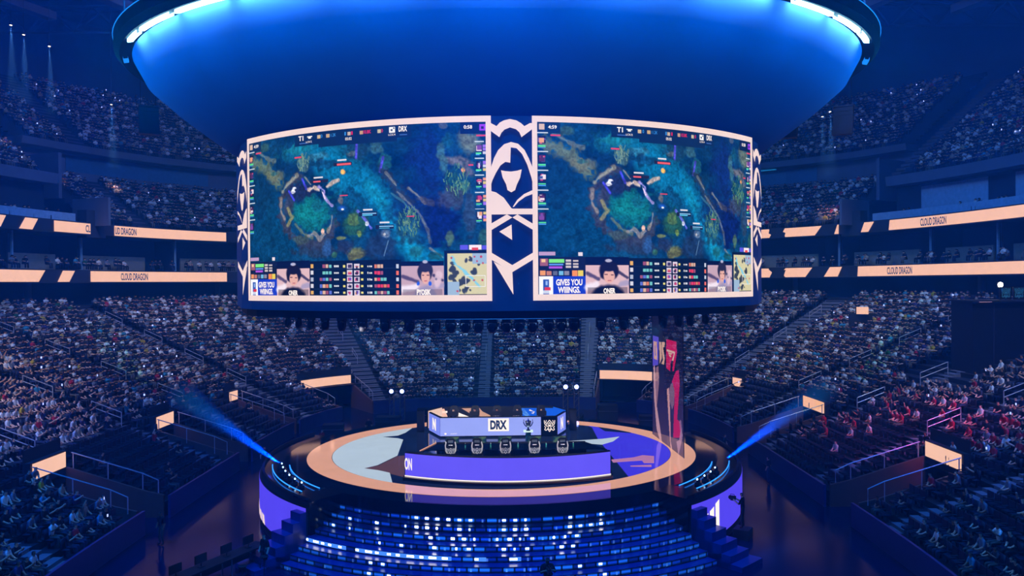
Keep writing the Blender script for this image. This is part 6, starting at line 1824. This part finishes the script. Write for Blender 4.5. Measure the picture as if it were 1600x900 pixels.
# black loudspeaker arrays hanging beside the canopy
for k_, (px, py, Y_, nb, lab) in enumerate(((232, 172, 6.0, 7, 'left of the canopy, outer one'), (331, 192, 9.0, 5, 'left of the canopy, inner one'), (1318, 172, 6.0, 7, 'right of the canopy, outer one'), (1232, 190, 9.0, 5, 'right of the canopy, inner one'))):
    p_ = at_y(px, py, Y_); sg_ = 1 if px < 800 else -1
    t_ = thing('speaker_array', 'black curved loudspeaker array hanging ' + lab, 'loudspeaker', p_, sg_ * .5)
    y_ = 0; z_ = 0
    for q_ in range(nb):
        MB().box((0, -q_ * q_ * .03, -q_ * .3), (1.3, .7, .27)).build('speaker_cabinet', M_black, t_)
    MB().box((0, 0, .22), (1.3, .8, .08)).build('hanging_frame', M_dark, t_)
    for x_ in (-.5, .5): MB().tube([(x_, 0, .26), (x_, 0, 52.4 - p_.z)], .025, 4).build('hanging_cable', M_black, t_)
# ------------------------------------------------------------------ haze : the whole air a little, the two stage beams more
wv = world.node_tree.nodes.new('ShaderNodeVolumeScatter')
wv.inputs['Density'].default_value = 0.0027; wv.inputs['Color'].default_value = (0.05, 0.42, 1.0, 1); wv.inputs['Anisotropy'].default_value = 0.2
world.node_tree.links.new(wv.outputs[0], world.node_tree.nodes['World Output'].inputs['Volume'])
def beam(src, dst, half_deg, length, dens, label, name='light_beam'):
    m = volmat('beam_haze_%d' % len(MATS), dens, (.05, .25, 1.0), 0.3)
    k = math.tan(math.radians(half_deg))
    o = MB().lathe([(0.001, 0), (.05, 0.0), (.05 + length * k, length), (0.001, length)], 20).build(name, m, None)
    s, d_ = Vector(src), Vector(dst)
    o.location = s + (d_ - s).normalized() * .05
    o.rotation_euler = (d_ - s).to_track_quat('Z', 'Y').to_euler()
    return tag(o, label, 'light beam', None, 'stuff')
beam(BEAM_L[0], BEAM_L[1], 3.7, 16.5, .22, 'soft blue light beam rising to the left from the stage rim')
beam(BEAM_R[0], BEAM_R[1], 3.7, 16.5, .22, 'soft blue light beam rising to the right from the stage rim')

# roof spots with short pale beams
for k_, (px, py, Y_, pw, lab) in enumerate(((17, 40, 34, 1, 'leftmost of the three high on the left'), (37, 55, 36, 1, 'middle of the three high on the left'), (77, 73, 38, 1, 'rightmost of the three high on the left'),
        (174, 164, 44, 1.2, 'beside the canopy on the left'), (1297, 175, 44, 1.0, 'beside the canopy on the right, outer one'), (1285, 183, 46, .6, 'beside the canopy on the right, inner one'))):
    p_ = at_y(px, py, Y_)
    t_ = thing('roof_spotlight', 'small white roof spotlight with faint beam, ' + lab, 'stage light', p_)
    MB().lathe([(0.001, .5), (.16, .5), (.2, .1), (.2, .05), (0.001, .05)], 10).build('housing', M_black, t_)
    MB().tube([(0, 0, .5), (0, 0, 52.5 - p_.z)], .03, 4).build('hanging_cable', M_black, t_)
    MB().lathe([(0.001, .03), (.13, .03), (.13, .05), (0.001, .05)], 10).build('lens', led('spot_lens', (255, 240, 225), 5.0), t_)
    l_ = light('roof_spot', 'SPOT', (p_.x, p_.y, p_.z - .02), 14000 * pw, (1.0, .85, .75), (p_.x + .2, p_.y, p_.z - 10), spot=13, blend=.8, radius=.05)
    beam((p_.x, p_.y, p_.z - .05), (p_.x + .2, p_.y, p_.z - 10), 6.8, 7.5, .03, 'faint pale light beam under the roof spotlight, ' + lab)
